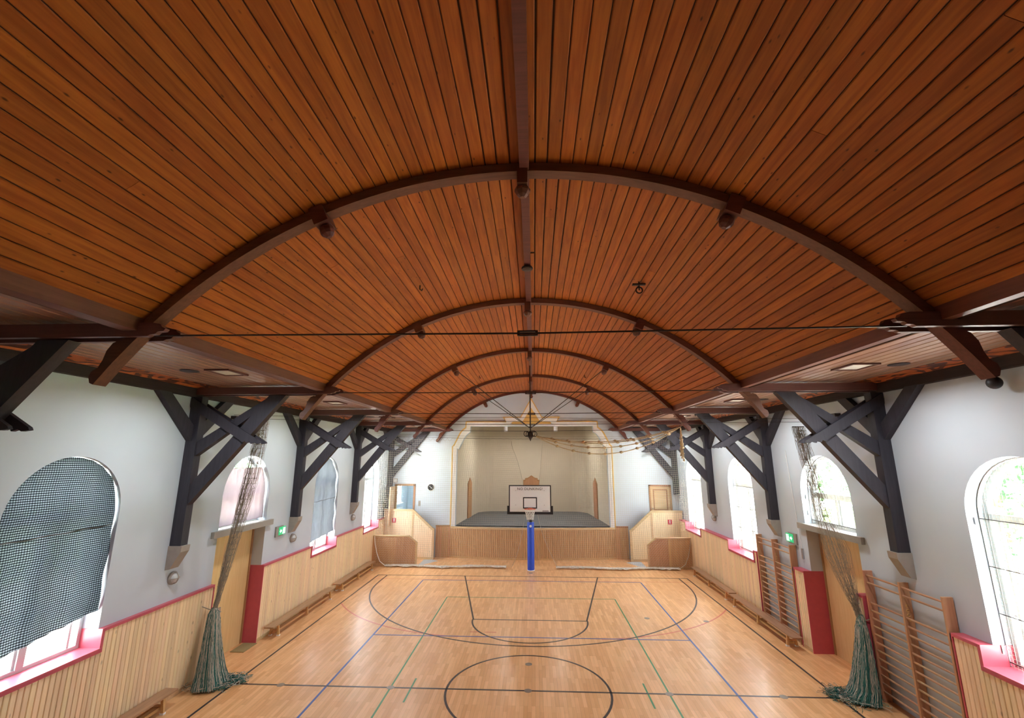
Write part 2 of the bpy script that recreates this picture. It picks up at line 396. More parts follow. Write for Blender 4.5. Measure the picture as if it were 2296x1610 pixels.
for x, y in ((0, 0), (-3.05, 0), (3.05, 0), (-5.55, 0), (5.45, 0), (0, 1.3), (3.72, 4.75), (5.5, 4.55), (0, 10.35)):
    MB().lathe([(.085, .0002), (.085, .0036), (.055, .0040), (.01, .0040)], (x, y, 0), 20).build('floor_socket', M['socket'], floor)

# ------------------------------------------------------------------ side walls
def arch(c, w, zb, zs, n=22):
    return [(c - w, zb), (c + w, zb)] + [(c + w * math.cos(PI * i / n), zs + w * math.sin(PI * i / n)) for i in range(n + 1)]
def wall(side):
    s = -1 if side == 'left' else 1
    holes = []
    for c in WC[1:]:
        holes.append(arch(c, HW if abs(c - 1.235) > .1 else 1.02, (-.05 if abs(c - 1.235) < .1 else SILL), ZS))
    outer = [(BACK, -.12), (YB + .4, -.12), (YB + .4, CEIL + .3), (BACK, CEIL + .3)]
    return MB().prism([outer] + holes, 'x', s * WX, s * (WX + .46)).build('wall_' + side, M['plaster'], kind='structure',
        label='white plastered %s side wall with tall round-arched windows' % side)
walls = {-1: wall('left'), 1: wall('right')}
MB().box(-8.05, 8.05, BACK - .3, BACK, 0, 9).build('wall_front', M['plaster'], kind='structure', label='plain white wall behind the viewer')

# wainscot -----------------------------------------------------------------------------------
PW = .095
plank_mesh = {}
def plank_me(h, w=PW):
    key = (round(h, 3), w)
    if key not in plank_mesh:
        t, g, c = .02, .0035, .008
        pr = [(-w/2 + g, 0), (w/2 - g, 0), (w/2 - g, t - c), (w/2 - g - c, t), (-w/2 + g + c, t), (-w/2 + g, t - c)]
        plank_mesh[key] = mesh_of(MB().prism(pr, 'z', 0, h), 'plank', M['pine'])
    return plank_mesh[key]
def wainscot(s, ya, yb, ztop, ends=()):
    """boarded dado on wall s (-1 left, 1 right) between ya and yb"""
    w = walls[s]; fc = .08 if s < 0 else .20
    def ux(u): return s * (WX - u)
    bx = lambda u0, u1, y0, y1, z0, z1: MB().box(min(ux(u0), ux(u1)), max(ux(u0), ux(u1)), y0, y1, z0, z1)
    bx(0.001, fc - .02, ya, yb, .0, ztop - .05).build('backing', M['pine_gap'], w)
    n = max(1, round((yb - ya) / PW)); step = (yb - ya) / n
    for i in range(n):
        y = ya + step * (i + .5)
        if y < -5.6: continue
        o = inst(plank_me(ztop - .14, round(step, 4)), 'plank', w, (ux(fc - .02), y, .09), (0, 0, PI/2 if s < 0 else -PI/2))
        o.rotation_euler = (0, 0, -PI/2 if s < 0 else PI/2)
    bx(fc - .02, fc + .004, ya, yb, 0.001, .088).build('baseboard', M['pine_h'], w)
    bx(0.001, fc + .02, ya, yb, ztop - .05, ztop).build('red_cap', M['red'], w)
    for e, deep in ends:
        y0, y1 = (e - .022, e) if e == ya else (e, e + .022)
        bx(-deep, fc + .012, y0, y1, 0.001, ztop).build('red_end_board', M['red'], w)
def window_dado(s, c):
    w = walls[s]; fc = .08 if s < 0 else .20
    wainscot(s, c - HW - .045, c + HW + .045, SILL)
    for e in (-1, 1):
        ya, yb = (c - HW - .045, c - HW + .012) if e < 0 else (c + HW - .012, c + HW + .045)
        x0, x1 = sorted((s * (WX - fc - .018), s * (WX + .30)))
        MB().box(x0, x1, ya, yb, SILL - .03, 2.0).build('red_jamb', M['red'], w)
    x0, x1 = sorted((s * (WX - fc - .03), s * (WX + .31)))
    MB().box(x0, x1, c - HW - .02, c + HW + .02, SILL - .005, SILL + .03).build('red_sill', M['red'], w)
JL, JR = 1.235 - 1.02, 1.235 + 1.02
wainscot(-1, -6.5, WC[1] - HW - .045, 2.0); window_dado(-1, WC[1])
wainscot(-1, WC[1] + HW + .045, JL, 2.0, ((JL, .33),))
wainscot(-1, JR + .02, WC[3] - HW - .045, 2.0, ((JR + .02, .33),)); window_dado(-1, WC[3])
wainscot(-1, WC[3] + HW + .045, WC[4] - HW - .045, 2.0); window_dado(-1, WC[4])
wainscot(1, -6.5, WC[1] - HW - .045, 2.0); window_dado(1, WC[1])
wainscot(1, WC[1] + HW + .045, -2.16, 2.0, ((-2.16, 0),))
wainscot(1, .03, JL, 2.0, ((.03, 0), (JL, .33)))
wainscot(1, JR + .02, 2.72, 2.0, ((JR + .02, .33), (2.72, 0)))
wainscot(1, 4.92, WC[3] - HW - .045, 2.0, ((4.92, 0),)); window_dado(1, WC[3])
wainscot(1, WC[3] + HW + .045, WC[4] - HW - .045, 2.0); window_dado(1, WC[4])
for s in (-1, 1): wainscot(s, WC[4] + HW + .045, 13.3, 2.0)

# windows -------------------------------------------------------------------------------------
win_n = 0
def window(s, c, zb):
    global win_n
    win_n += 1; w = HW if zb < 3 else 1.02
    where = {WC[1]: 'nearest', WC[2]: 'over the double door', WC[3]: 'second from the stage', WC[4]: 'beside the stage stairs', WC[0]: 'behind the viewer'}[c]
    t = thing('window_%d' % win_n, (s * (WX + .34), c, zb), 'white round-arched window in the %s wall, %s' % ('left' if s < 0 else 'right', where), None, kind='structure')
    xa, xb = s * (WX + .30), s * (WX + .38)
    out = arch(c, w + .015, zb, ZS); inn = arch(c, w - .075, zb + .09, ZS)
    MB().prism([out, inn], 'x', xa, xb).build('frame', M['window_white'], t)
    r = .09
    MB().box(min(xa, xb) , max(xa, xb), c - w + .06, c + w - .06, ZS - .10, ZS + .03).build('transom', M['window_white'], t)
    x2a, x2b = sorted((s * (WX + .285), s * (WX + .385)))
    MB().box(x2a, x2b, c - .055, c + .055, zb + .08, ZS - .09).build('mullion', M['window_white'], t)
    nr = 3 if zb < 3 else 1
    h = (ZS - .10 - zb - .09) / nr
    x3a, x3b = sorted((s * (WX + .325), s * (WX + .36)))
    for i in range(1, nr):
        z = zb + .09 + h * i
        MB().box(x3a, x3b, c - w + .07, c + w - .07, z - .016, z + .016).build('glazing_bar', M['window_white'], t)
    for sy in (-1, 1):
        for f in (.08, .86):
            y = c + sy * f * (w - .08) + (sy * .0)
            MB().box(x3a - .008, x3b + .008, y - .022, y + .022, zb + .09, ZS - .1).build('sash_stile', M['window_white'], t)
    for a in (62, 118):
        p = (s * (WX + .345), c + .25 * math.cos(math.radians(a)), ZS + .02); q = (s * (WX + .345), c + (w - .06) * math.cos(math.radians(a)), ZS + (w - .06) * math.sin(math.radians(a)))
        MB().bar(p, q, .03, .03).build('fan_bar', M['window_white'], t)
    xg = s * (WX + .348)
    for i in range(nr):
        for sy in (-1, 1):
            ya, yb = sorted((c + sy * .05, c + sy * (w - .07)))
            MB().box(xg - .003, xg + .003, ya, yb, zb + .09 + h * i, zb + .09 + h * (i + 1)).build('pane', M['glass'], t)
    pts = [(c + (w - .07) * math.cos(PI * i / 20), ZS + .02 + (w - .07) * math.sin(PI * i / 20)) for i in range(21)]
    MB().prism(pts, 'x', xg - .003, xg + .003).build('pane', M['glass'], t)
    # protective net stretched across the reveal, on the windows without a blind
    if s > 0 and c > -5:
        mb = MB(); xn = s * (WX + .20); pitch = .06; rr = .0022
        y = c - w + .03
        while y < c + w:
            zt = ZS + math.sqrt(max(0, w * w - (y - c) ** 2)); mb.box(xn - rr, xn + rr, y - rr, y + rr, zb + .03, zt - .01); y += pitch
        z = zb + .05
        while z < ZS + w - .02:
            hw = w if z < ZS else math.sqrt(max(0, w * w - (z - ZS) ** 2)); mb.box(xn - rr, xn + rr, c - hw + .01, c + hw - .01, z - rr, z + rr); z += pitch
        mb.build('protective_net', M['cord'], t, kind='stuff')
        for z in (zb + .1, zb + .09 + h, zb + .09 + 2 * h, ZS - .06)[:4 if nr == 3 else 1]:
            MB().tube([(xn, c - w + .005, z), (xn, c + w - .005, z)], .008, 6).build('net_wire', M['iron'], t)
        P = [(xn, a, b) for a, b in arch(c, w - .012, zb + .02, ZS)]
        MB().tube(P, .009, 6, closed=True).build('net_rim', M['steel'], t)
        for zz in (ZS - .1, zb + .28):
            MB().bar((s * (WX + .12), c + w - .012, zz - .06), (s * (WX + .12), c + w - .012, zz + .06), .02, .03).build('net_bracket', M['steel'], t)
    return t
for s in (-1, 1):
    for c in WC[1:]: window(s, c, 3.22 if c == WC[2] else SILL)

# window blinds of cloth on the left wall
def blind(name, c, w, zlo_a, zlo_b, ztop_lim, mat, label, amp, x, dark=None):
    nu, nv = 60, 60; vs = []; fs = []
    for j in range(nv + 1):
        for i in range(nu + 1):
            y = c - w + 2 * w * i / nu
            zt = min(ztop_lim, ZS + math.sqrt(max(0, w * w - (y - c) ** 2)))
            zl = zlo_a + (zlo_b - zlo_a) * i / nu + .006 * math.sin(i * .7)
            z = zl + (zt - zl) * j / nv
            dx = amp * (math.sin(y * 11 + .8 * math.sin(z * 2)) + .5 * math.sin(y * 23 + 1.3)) * (1 - .5 * j / nv) + amp * .8 * math.sin(z * 9 + y)
            vs.append((x + dx, y + .012 * math.sin(z * 5 + i), z))
    for j in range(nv):
        for i in range(nu):
            a = j * (nu + 1) + i; fs.append((a, a + 1, a + nu + 2, a + nu + 1))
    t = thing(name, (x, c, (zlo_a + zlo_b) / 2), label, 'curtain')
    o = MB().add(vs, fs).build('cloth', mat, t, smooth=True)
    sm = o.modifiers.new('thickness', 'SOLIDIFY'); sm.thickness = .002
    if dark:
        for z in dark:
            MB().tube([(x + .02, c - w + .02 + 2 * (w - .02) * i / 20, z + .05 * (i / 20) + .008 * math.sin(i)) for i in range(21)], .009, 6).build('cross_tape', M['iron'], t)
    return t
blind('window_curtain', WC[1], .97, 2.02, 2.30, 9, M['gingham'], 'black and white gingham cloth hung over the nearest left window', .014, -7.70, (3.72,))
blind('window_curtain', WC[2], 1.0, 3.27, 3.30, 4.72, M['pinkcloth'], 'pale pink cloth over the arched window above the left double door', .010, -7.74)
blind('window_curtain', WC[3], .96, 2.05, 2.22, 9, M['bluecloth'], 'pale bluish translucent curtain with dark crossbar on left window', .022, -7.72, (3.42,))

# doors under windows ------------------------------------------------------------------------
def side_door(n, s):
    t = thing('door_%d' % n, (s * 7.96, 1.235, 0), 'plain light beech double door in red-lined niche, %s wall' % ('left' if s < 0 else 'right'), None, kind='structure')
    xa, xb = sorted((s * 7.95, s * 8.0))
    for k, (ya, yb) in enumerate(((JL + .07, 1.0), (1.008, JR - .07))):
        d = MB().box(xa, xb, ya, yb, .0005, 3.0).build('leaf', M['door'], t)
    x0, x1 = sorted((s * 7.925, s * 7.95))
    MB().box(x0, x1, 1.03, 1.17, .98, 1.22).build('lock_plate', M['steel'], t)
    MB().tube([(s * 7.90, 1.06, 1.12), (s * 7.90, 1.15, 1.12)], .012, 8).build('handle', M['steel'], t)
    xa, xb = sorted((s * 7.93, s * 8.02))
    f = MB().box(xa, xb, JL + .0, JL + .07, .001, 3.07).build('door_jamb', M['doorframe'], t)
    MB().box(xa, xb, JR - .07, JR, .001, 3.07).build('door_jamb', M['doorframe'], t)
    MB().box(xa, xb, JL, JR, 3.0, 3.07).build('door_head', M['doorframe'], t)
    xa, xb = sorted((s * (WX - .09), s * 8.06))
    MB().box(xa, xb, -.03, 2.50, 3.07, 3.22).build('stone_shelf', M['shelf'], t)
side_door(1, -1); side_door(2, 1)

# ------------------------------------------------------------------ ceilings
A_END = math.acos((CEIL - .02 - ZC) / RC)
def vp(a, r, y): return (XC + r * math.sin(a), y, ZC + r * math.cos(a))
n = 64; vs = []; fs = []
for i in range(n + 1):
    a = -A_END - .03 + (2 * A_END + .06) * i / n
    vs += [vp(a, RC + .021, BACK), vp(a, RC + .021, YB + .1), vp(a, RC + .2, BACK), vp(a, RC + .2, YB + .1)]
for i in range(n):
    a, b = 4 * i, 4 * i + 4
    fs += [(a, a+1, b+1, b), (a+2, b+2, b+3, a+3), (a, b, b+2, a+2), (a+1, a+3, b+3, b+1)]
fs += [(0, 2, 3, 1), (4*n, 4*n+1, 4*n+3, 4*n+2)]
ceiling = MB().add(vs, fs).build('ceiling', M['gap'], kind='structure', label='barrel vaulted ceiling of orange-brown varnished pine boards')
def roof_plank(w, L, t=.02, g=.005, c=.008):
    pr = [(-w/2 + g, t), (w/2 - g, t), (w/2 - g, c), (w/2 - g - c, 0), (-w/2 + g + c, 0), (-w/2 + g, c)]
    return MB().prism(pr, 'y', 0, L)
NB = 66; stepA = 2 * A_END / NB
bays = [(BACK + .02, FR[0])] + [(FR[i], FR[i + 1]) for i in range(4)]
rest = MB()
for bi, (ya, yb) in enumerate(bays):
    me = mesh_of(roof_plank(stepA * RC, yb - ya), 'plank', M['board']) if bi < 4 else None
    wide = mesh_of(roof_plank(stepA * RC - .013, yb - ya), 'plank', M['board']) if bi < 4 else None
    for i in range(NB):
        a = -A_END + stepA * (i + .5)
        p = vp(a, RC, ya)
        if bi < 4:
            r2 = random.uniform(0, .004)
            narrow = (NB // 2 - 4 <= i <= NB // 2 + 3) and i % 2 == 0
            q0 = (p[0] + r2 * math.sin(a), p[2] + r2 * math.cos(a))
            cut = {(1, NB // 2): (-3.62, .075)}.get((bi, i))
            if cut is None and bi < 2 and random.random() < .22: cut = (random.uniform(ya + 1.2, yb - .8), .004)
            if cut:
                for y0, y1 in ((ya, cut[0] - cut[1] / 2), (cut[0] + cut[1] / 2, yb)):
                    inst(mesh_of(roof_plank(stepA * RC, y1 - y0), 'plank', M['board']), 'plank', ceiling, (q0[0], y0, q0[1]), (0, a, 0))
            else:
                inst(wide if narrow else me, 'plank', ceiling, (q0[0], p[1], q0[1]), (0, a, 0))
        else:
            q = roof_plank(stepA * RC, yb - ya); m4 = Matrix.Translation(p) @ Matrix.Rotation(a, 4, 'Y')
            rest.add([m4 @ Vector(v) for v in q.v], q.f)
rest.build('far_planking', M['board'], ceiling, kind='stuff')
# flat side ceilings
for s, nm in ((-1, 'left'), (1, 'right')):
    x0, x1 = sorted((XC + s * 4.61, s * (WX + .46)))
    ca = MB().box(x0, x1, BACK, YB + .1, CEIL + .022, CEIL + .12).build('ceiling_' + nm, M['gap'], kind='structure', label='flat boarded %s aisle ceiling below the vault' % nm)
    NA = 14; wA = (7.40 - 4.74) / NA
    for bi, (ya, yb) in enumerate(bays):
        if bi == 0: ya = -9.5
        me = mesh_of(roof_plank(wA, yb - ya, g=.009, c=.011), 'plank', M['aisle'])
        for i in range(NA):
            inst(me, 'plank', ca, (s * (4.74 + wA * (i + .5)), ya, CEIL))
    # purlin, wall plate and painted frieze
    x0, x1 = sorted((XC + s * 4.59, XC * .5 + s * 4.745))
    MB().box(x0, x1, BACK, YB, 6.455, CEIL + .03).build('purlin', M['purlin'], ca)
    x0, x1 = sorted((s * (WX - .13), s * WX))
    MB().box(x0, x1, BACK, YB, 6.34, 6.55).build('wall_plate', M['plate'], ca)
    MB().prism([(s * (WX - .001), 6.53), (s * (WX - .16), 6.53), (s * (WX - .20), 6.562), (s * (WX - .42), CEIL - .004), (s * (WX - .42), CEIL + .03), (s * (WX - .001), CEIL + .03)], 'y', BACK, YB).build('painted_frieze', M['frieze'], ca)

# ridge beam
MB().box(XC - .035, XC + .085, BACK + .05, YB - .02, 8.50, 8.64).build('ridge_beam', M['rib'], label='reddish ridge beam running the length of the vault', cat='beam')

# ------------------------------------------------------------------ roof trusses
def rib_loop(r0, r1, a0, a1, n=56):
    o = [(XC + r1 * math.sin(a0 + (a1-a0)*i/n), ZC + r1 * math.cos(a0 + (a1-a0)*i/n)) for i in range(n+1)]
    i_ = [(XC + r0 * math.sin(a1 - (a1-a0)*i/n), ZC + r0 * math.cos(a1 - (a1-a0)*i/n)) for i in range(n+1)]
    return o + i_
def make_truss():
    t = thing('roof_truss', (0, 0, 0), '', 'roof truss', 'arched timber roof trusses')
    A1 = math.radians(47.2)
    MB().prism(rib_loop(6.16, 6.272, -A1, A1), 'y', -.085, .085).build('arch_rib', M['rib'], t)
    for s in (-1, 1):
        def P(pts): return [(s * (WX - u), z) for u, z in pts]
        # post + braces
        MB().box(*sorted((s * (WX - .002), s * (WX - .25))), -.10, .10, 3.14, 6.345).build('post', M['post'], t)
        MB().prism(P([(.25, 3.98), (.25, 4.42), (1.80, 6.37), (2.19, 6.37)]), 'y', -.08, .08).build('main_brace', M['post'], t)
        MB().prism(P([(.25, 5.02), (.25, 5.33), (1.85, 6.37), (1.97, 6.28), (1.45, 5.92)]), 'y', -.072, .072).build('upper_brace', M['post'], t)
        cp = [(.02, 6.335), (.02, 6.10), (1.27, 5.37), (1.33, 5.315), (1.40, 5.345), (1.43, 5.30), (1.50, 5.33), (1.53, 5.285), (1.61, 5.31), (1.66, 5.285), (1.76, 5.30), (1.74, 5.335)]
        for ya in (-.135, .085):
            MB().prism(P(cp), 'y', ya, ya + .05).build('cross_plank', M['post'], t)
        for e in (-1, 1):
            pts = [(e * .10, 5.35), (e * .10, 5.70), (e * .86, 6.345), (e * 1.18, 6.345)]
            xa, xb = sorted((s * (WX - .004), s * (WX - .14)))
            MB().prism(pts, 'x', xa, xb).build('wall_brace', M['post'], t)
        # hammer beam of two planks with carved ends
        he = [(.0, 6.385), (3.24, 6.385), (3.27, 6.405), (3.33, 6.41), (3.36, 6.44), (3.43, 6.445), (3.45, 6.475), (3.40, 6.495), (3.38, 6.53), (3.28, 6.55), (.0, 6.55)]
        h = MB()
        for ya in (-.15, .085):
            MB().prism(P(he), 'y', ya, ya + .065).build('hammer_beam', M['beam'], t)
        # rib foot hanging below the beam, carved on the wall side
        r0 = 6.16; aa = [math.radians(46.5 + k) for k in (0, 3, 6, 9)]
        inner = [(XC + s * r0 * math.sin(a), ZC + r0 * math.cos(a)) for a in aa]
        def dr(a, e): return (XC + s * (r0 + e) * math.sin(math.radians(a)), ZC + (r0 + e) * math.cos(math.radians(a)))
        outer = [dr(55.6, .05), dr(55.2, .11), dr(54.6, .13), dr(53.9, .10), dr(53.0, .12), dr(52.0, .17), dr(51.0, .18), dr(50.4, .15), dr(50.2, .11), dr(49.4, .11), dr(49.0, .15), dr(48.0, .16), dr(46.5, .16)]
        MB().prism(inner + outer, 'y', -.083, .083).build('carved_rib_foot', M['rib'], t)
        # side pendant
        a = s * math.radians(24.4)
        m4 = Matrix.Translation(vp(a, 6.272, 0)) @ Matrix.Rotation(a, 4, 'Y')
        q = MB().box(-.09, .09, -.135, .135, -.235, .0)
        b = MB().add([m4 @ Vector(v) for v in q.v], q.f).build('pendant_block', M['rib'], t)
        q = MB().lathe([(.03, -.39), (.075, -.35), (.09, -.31), (.09, -.26), (.06, -.235)], (0, 0, 0), 8)
        MB().add([m4 @ Vector(v) for v in q.v], q.f).build('knob', M['rib'], b)
    b = MB().box(XC - .065, XC + .065, -.13, .13, 8.30, 8.55).build('pendant_block', M['rib'], t)
    MB().lathe([(.03, -.13), (.07, -.10), (.10, -.05), (.10, -.015), (.07, 0)], (XC, 0, 8.30), 8).build('knob', M['purlin'], b)
    # tie rod with turnbuckle
    r = MB().tube([(-4.4, 0, 6.43), (0.12, 0, 6.40), (4.4, 0, 6.43)], .011, 8).build('tie_rod', M['iron'], t)
    tb = MB()
    for z in (6.375, 6.425): tb.box(.02, .22, -.014, .014, z - .008, z + .008)
    tb.prism([(.0, 6.37), (.03, 6.367), (.03, 6.433), (.0, 6.43)], 'y', -.02, .02).prism([(.21, 6.367), (.24, 6.37), (.24, 6.43), (.21, 6.433)], 'y', -.02, .02)
    tb.build('turnbuckle', M['iron'], r)
    return t
truss0 = make_truss()
TL = ['nearest arched timber roof truss, its posts cut off by the picture edges', 'timber truss whose left post stands beside the gingham-covered window',
      'timber truss between the double doors and the exit signs, third of five', 'timber truss standing just before the windows beside the stage stairs', 'farthest timber truss against the stage wall, framing the star pediment']
for i, y in enumerate(FR):
    o = truss0 if i == 0 else copy_tree(truss0)
    o.location = (0, y, 0); o['label'] = TL[i]
# stone corbels under the posts
for s in (-1, 1):
    for y in FR[:4]:
        P = [(s * WX, 3.14), (s * (WX - .30), 3.14), (s * (WX - .29), 3.02), (s * (WX - .10), 2.68), (s * WX, 2.66)]
        MB().prism(P, 'y', y - .125, y + .125).build('stone_corbel', M['stone'], walls[s])

# ------------------------------------------------------------------ stage end wall
def mirror(pts): return pts + [(2 * .06 - x, z) for x, z in reversed(pts)]
def shoulder(d):
    """left half of the proscenium outline, d = inset"""
    pts = [(-4.22 + d, 1.5), (-4.22 + d, 5.60 - d * .4), (-4.12 + d, 5.70 - d)]
    for k in range(1, 8):
        a = k / 8
        x = -4.10 + d + .50 * a ** 1.3; z = 5.76 - d + .80 * a ** .95 - .06 * math.sin(PI * a * 2) * .8
        pts.append((x, z))
    pts += [(-3.52 + d, 6.62 - d), (-3.50 + d, 6.93 - d)]
    return pts
opening = mirror(shoulder(.26))
doorL = [(-7.20, 1.56), (-6.16, 1.56), (-6.16, 3.58), (-7.20, 3.58)]
doorR = [(6.16, 1.56), (7.22, 1.56), (7.22, 3.58), (6.16, 3.58)]
top = [(XC + (RC + .1) * math.sin(A_END - 2 * A_END * i / 40), ZC + (RC + .1) * math.cos(A_END - 2 * A_END * i / 40)) for i in range(41)]
outer = [(-WX - .4, 0), (WX + .4, 0), (WX + .4, CEIL + .1)] + top + [(-WX - .4, CEIL + .1)]
wb = MB().prism([outer, opening, doorL, doorR], 'y', YB, YB + .32).build('wall_back', M['plaster'], kind='structure', label='white stage wall with moulded proscenium opening and two side doors')
def ribbon(outl, inl, y0, y1, name, mat, closed=False):
    """band between two polylines of equal length, standing proud of the wall"""
    mb = MB(); n = len(outl)
    vs = [(x, y1, z) for x, z in outl] + [(x, y1, z) for x, z in inl] + [(x, y0, z) for x, z in outl] + [(x, y0, z) for x, z in inl]
    fs = []
    for i in range(n - 1):
        fs += [(i, i+1, n+i+1, n+i), (2*n+i, 3*n+i, 3*n+i+1, 2*n+i+1), (i, 2*n+i, 2*n+i+1, i+1), (n+i, n+i+1, 3*n+i+1, 3*n+i)]
    return mb.add(vs, fs).build(name, mat, pros)
pros = thing('proscenium_moulding', (.06, YB, 1.5), 'white and ochre stucco frame with star pediment around the stage opening', 'moulding')
def cut_top(d):
    """outline with the pediment: left side up to the middle"""
    return shoulder(d) + [(-1.30 + d * .2, 6.93 - d), (-1.50 + d * 2.2, 7.17 - d), (-.52 + d * .42, 7.17 - d), (.06, 8.20 - d * 2.1)]
for d0, d1, yy, mt, nm in ((.0, .05, .075, 'ochre', 'ochre_fillet'), (.05, .14, .055, 'white', 'white_ogee'), (.14, .20, .035, 'white', 'white_band'), (.20, .255, .02, 'white', 'inner_band')):
    for mir in (False, True):
        a, b = cut_top(d0), cut_top(d1)
        if mir: a = [(.12 - x, z) for x, z in a]; b = [(.12 - x, z) for x, z in b]
        ribbon(a, b, YB - .001, YB - yy, nm, M[mt])
# straight lintel band under the pediment, and the ochre star field
MB().box(-3.2, 3.32, YB - .05, YB - .001, 6.70, 6.78).build('lintel_band', M['white'], pros)
fld = cut_top(.20)[-5:]
poly = [(-1.02, 6.785)] + fld[1:]
poly = [(-1.0, 6.785), (-1.06, 6.93)] + [(-1.03, 6.965), (-.45, 6.965), (.06, 7.78)]
poly = poly + [(.12 - x, z) for x, z in reversed(poly[:-1])]
MB().prism(poly, 'y', YB - .012, YB - .0005).build('star_field', M['ochre'], pros)

# stage interior
st = thing('stage', (.06, 16.5, 0), 'raised stage with dark deck and bowed boarded front', 'stage')
def apron_y(x):  # bowed front
    t = max(-1, min(1, (x - .06) / 4.25)); return 13.34 - .42 * (1 - t * t)
N = 44; xs = [-4.19 + 8.5 * i / N for i in range(N + 1)]
poly = [(x, apron_y(x)) for x in xs] + [(4.31, 13.72), (3.6, 20.6), (-3.48, 20.6), (-4.19, 13.72)]
MB().prism([(x, y + .03) for x, y in poly[:N+1]] + poly[N+1:], 'z', 1.40, 1.5).build('deck', M['deck'], st)
MB().prism(poly[:N+1] + [(x, y + .09) for x, y in reversed(poly[:N+1])], 'z', 1.42, 1.515).build('edge_cap', M['pine_h'], st)
mb = MB(); W2 = .095
k = int(8.5 / W2)
for i in range(k):
    xa = -4.19 + 8.5 * i / k; xb = -4.19 + 8.5 * (i + 1) / k
    pa, pb = V(xa, apron_y(xa) + .03, 0), V(xb, apron_y(xb) + .03, 0)
    d = (pb - pa); nrm = V(d.y, -d.x, 0).normalized()
    a, b = pa + d * .05, pb - d * .05
    q = []
    for p in (a, b, b - nrm * -.016 - d * .06, a + nrm * .016 + d * .06): q.append((p.x, p.y))
    mb.prism(q, 'z', .09, 1.42)
mb.build('front_board', M['stagepine'], st, kind='stuff')
MB().prism([(x, apron_y(x) + .031) for x in xs] + [(x, apron_y(x) + .06) for x in reversed(xs)], 'z', 0.001, 1.41).build('front_backing', M['pine_gap'], st)
MB().prism([(x, apron_y(x)) for x in xs] + [(x, apron_y(x) + .03) for x in reversed(xs)], 'z', 0.001, .09).build('front_skirting', M['stagepine'], st)
# flat wainscot on both sides of the bow
for xa, xb, sg in ((-4.95, -4.19, -1), (4.31, 4.95, 1)):
    MB().box(xa, xb, 13.36, YB, 0.001, 1.53).build('side_backing', M['pine_gap'], st)
    kk = int((xb - xa) / W2)
    for i in range(kk):
        x0 = xa + (xb - xa) * i / kk; x1 = xa + (xb - xa) * (i + 1) / kk
        MB().box(x0 + .004, x1 - .004, 13.34, 13.36, .002, 1.51).build('side_board', M['stagepine'], st)
    MB().box(xa, xb, 13.325, YB, 1.53, 1.57).build('side_cap', M['doorframe'], st)
# stage walls with rounded corners
inner = [(-4.02, 13.72), (-3.85, 16.0), (-3.55, 19.2)] + [(-3.55 + .95 * (1 - math.cos(a)), 19.2 + 1.2 * math.sin(a)) for a in [PI / 2 * k / 6 for k in range(1, 7)]]
inner = inner + [(.12 - x, y) for x, y in reversed(inner)]
off = [(-4.4, 13.72), (-4.2, 16.0), (-3.9, 20.8), (4.02, 20.8), (4.32, 16.0), (4.52, 13.72)]
MB().prism(inner + list(reversed(off)), 'z', 1.3, 7.75).build('wall_stage', M['stage_plaster'], kind='structure', label='beige wall enclosing the back of the stage')
cs = MB().prism([[(-4.5, 13.72), (4.6, 13.72), (4.6, 20.9), (-4.5, 20.9)], [(-1.3, 14.2), (1.42, 14.2), (1.42, 16.0), (-1.3, 16.0)]], 'z', 7.6, 7.75).build('ceiling_stage', M['stage_plaster'], kind='structure', label='beige ceiling over the stage')
for i in range(4): MB().box(-1.3 + i * .68, -1.3 + (i + 1) * .68, 14.2, 16.0, 7.66, 7.68).build('unseen_fill_pane', M['fill_pane'], cs)  # unseen ceiling opening, added so daylight brightens the stage
for x in (-1.55, 1.55):
    sl = thing('ceiling_spotlight', (x, 17.2, 7.6),'white cylindrical ceiling light over the stage, %s one' % ('left' if x < 0 else 'right'), 'lamp')
    MB().lathe([(.10, -.32), (.12, -.31), (.12, -.02), (.06, 0)], (x, 17.2, 6.92), 14).build('housing', M['white'], sl)
    MB().tube([(x, 17.2, 7.6), (x, 17.2, 6.9)], .012, 6).build('stem', M['white'], sl)
    ld = bpy.data.lights.new('spotlight_fill', 'AREA'); ld.shape = 'DISK'; ld.size = .18; ld.energy = 7; ld.color = (1, .95, .88)  # light added under the housing to brighten the stage
    lo = bpy.data.objects.new('spotlight_fill', ld); col.objects.link(lo); lo.parent = sl; lo.location = (0, 0, 6.59 - 7.6)
MB().box(-4.6, 4.72, 13.722, 13.80, 6.72, 7.75).build('sun_blocker', M['stage_plaster'], cs)  # unseen box added to stop sun leaking in above the stage wall
# stage doors with stepped heads
def stage_door(name, w, zt, mat, label, loc, rz):
    t = thing(name, loc, label, 'door')
    def head(w, zt): return [(-w, 0), (w, 0), (w, zt - .30), (w * .78, zt - .30), (w * .78, zt - .20), (w * .45, zt - .17), (w * .15, zt - .06), (0, zt), (-w * .15, zt - .06), (-w * .45, zt - .17), (-w * .78, zt - .20), (-w * .78, zt - .30), (-w, zt - .30)]
    f = MB().prism([head(w, zt)], 'y', -.03, -.002); lf = MB().prism([head(w - .07, zt - .09)], 'y', -.05, -.031)
    for mbx, nm, mm in ((f, 'frame', M['doorframe']), (lf, 'leaf', mat)):
        me = mesh_of(mbx, nm, mm); o = bpy.data.objects.new(nm, me); col.objects.link(o); o.parent = t
        par = o
    for k in range(4):
        me = mesh_of(MB().box(-w + .12, w - .12, -.056, -.05, .2 + k * .5, .22 + k * .5), 'rail', M['doorframe']); r = bpy.data.objects.new('rail', me); col.objects.link(r); r.parent = par
    t.rotation_euler = (0, 0, rz); return t
stage_door('stage_door', .52, 2.32, M['stagedoor'], 'brown stepped-top door in the left stage wall', (-3.745, 17.1, 1.5), math.radians(84.6) )
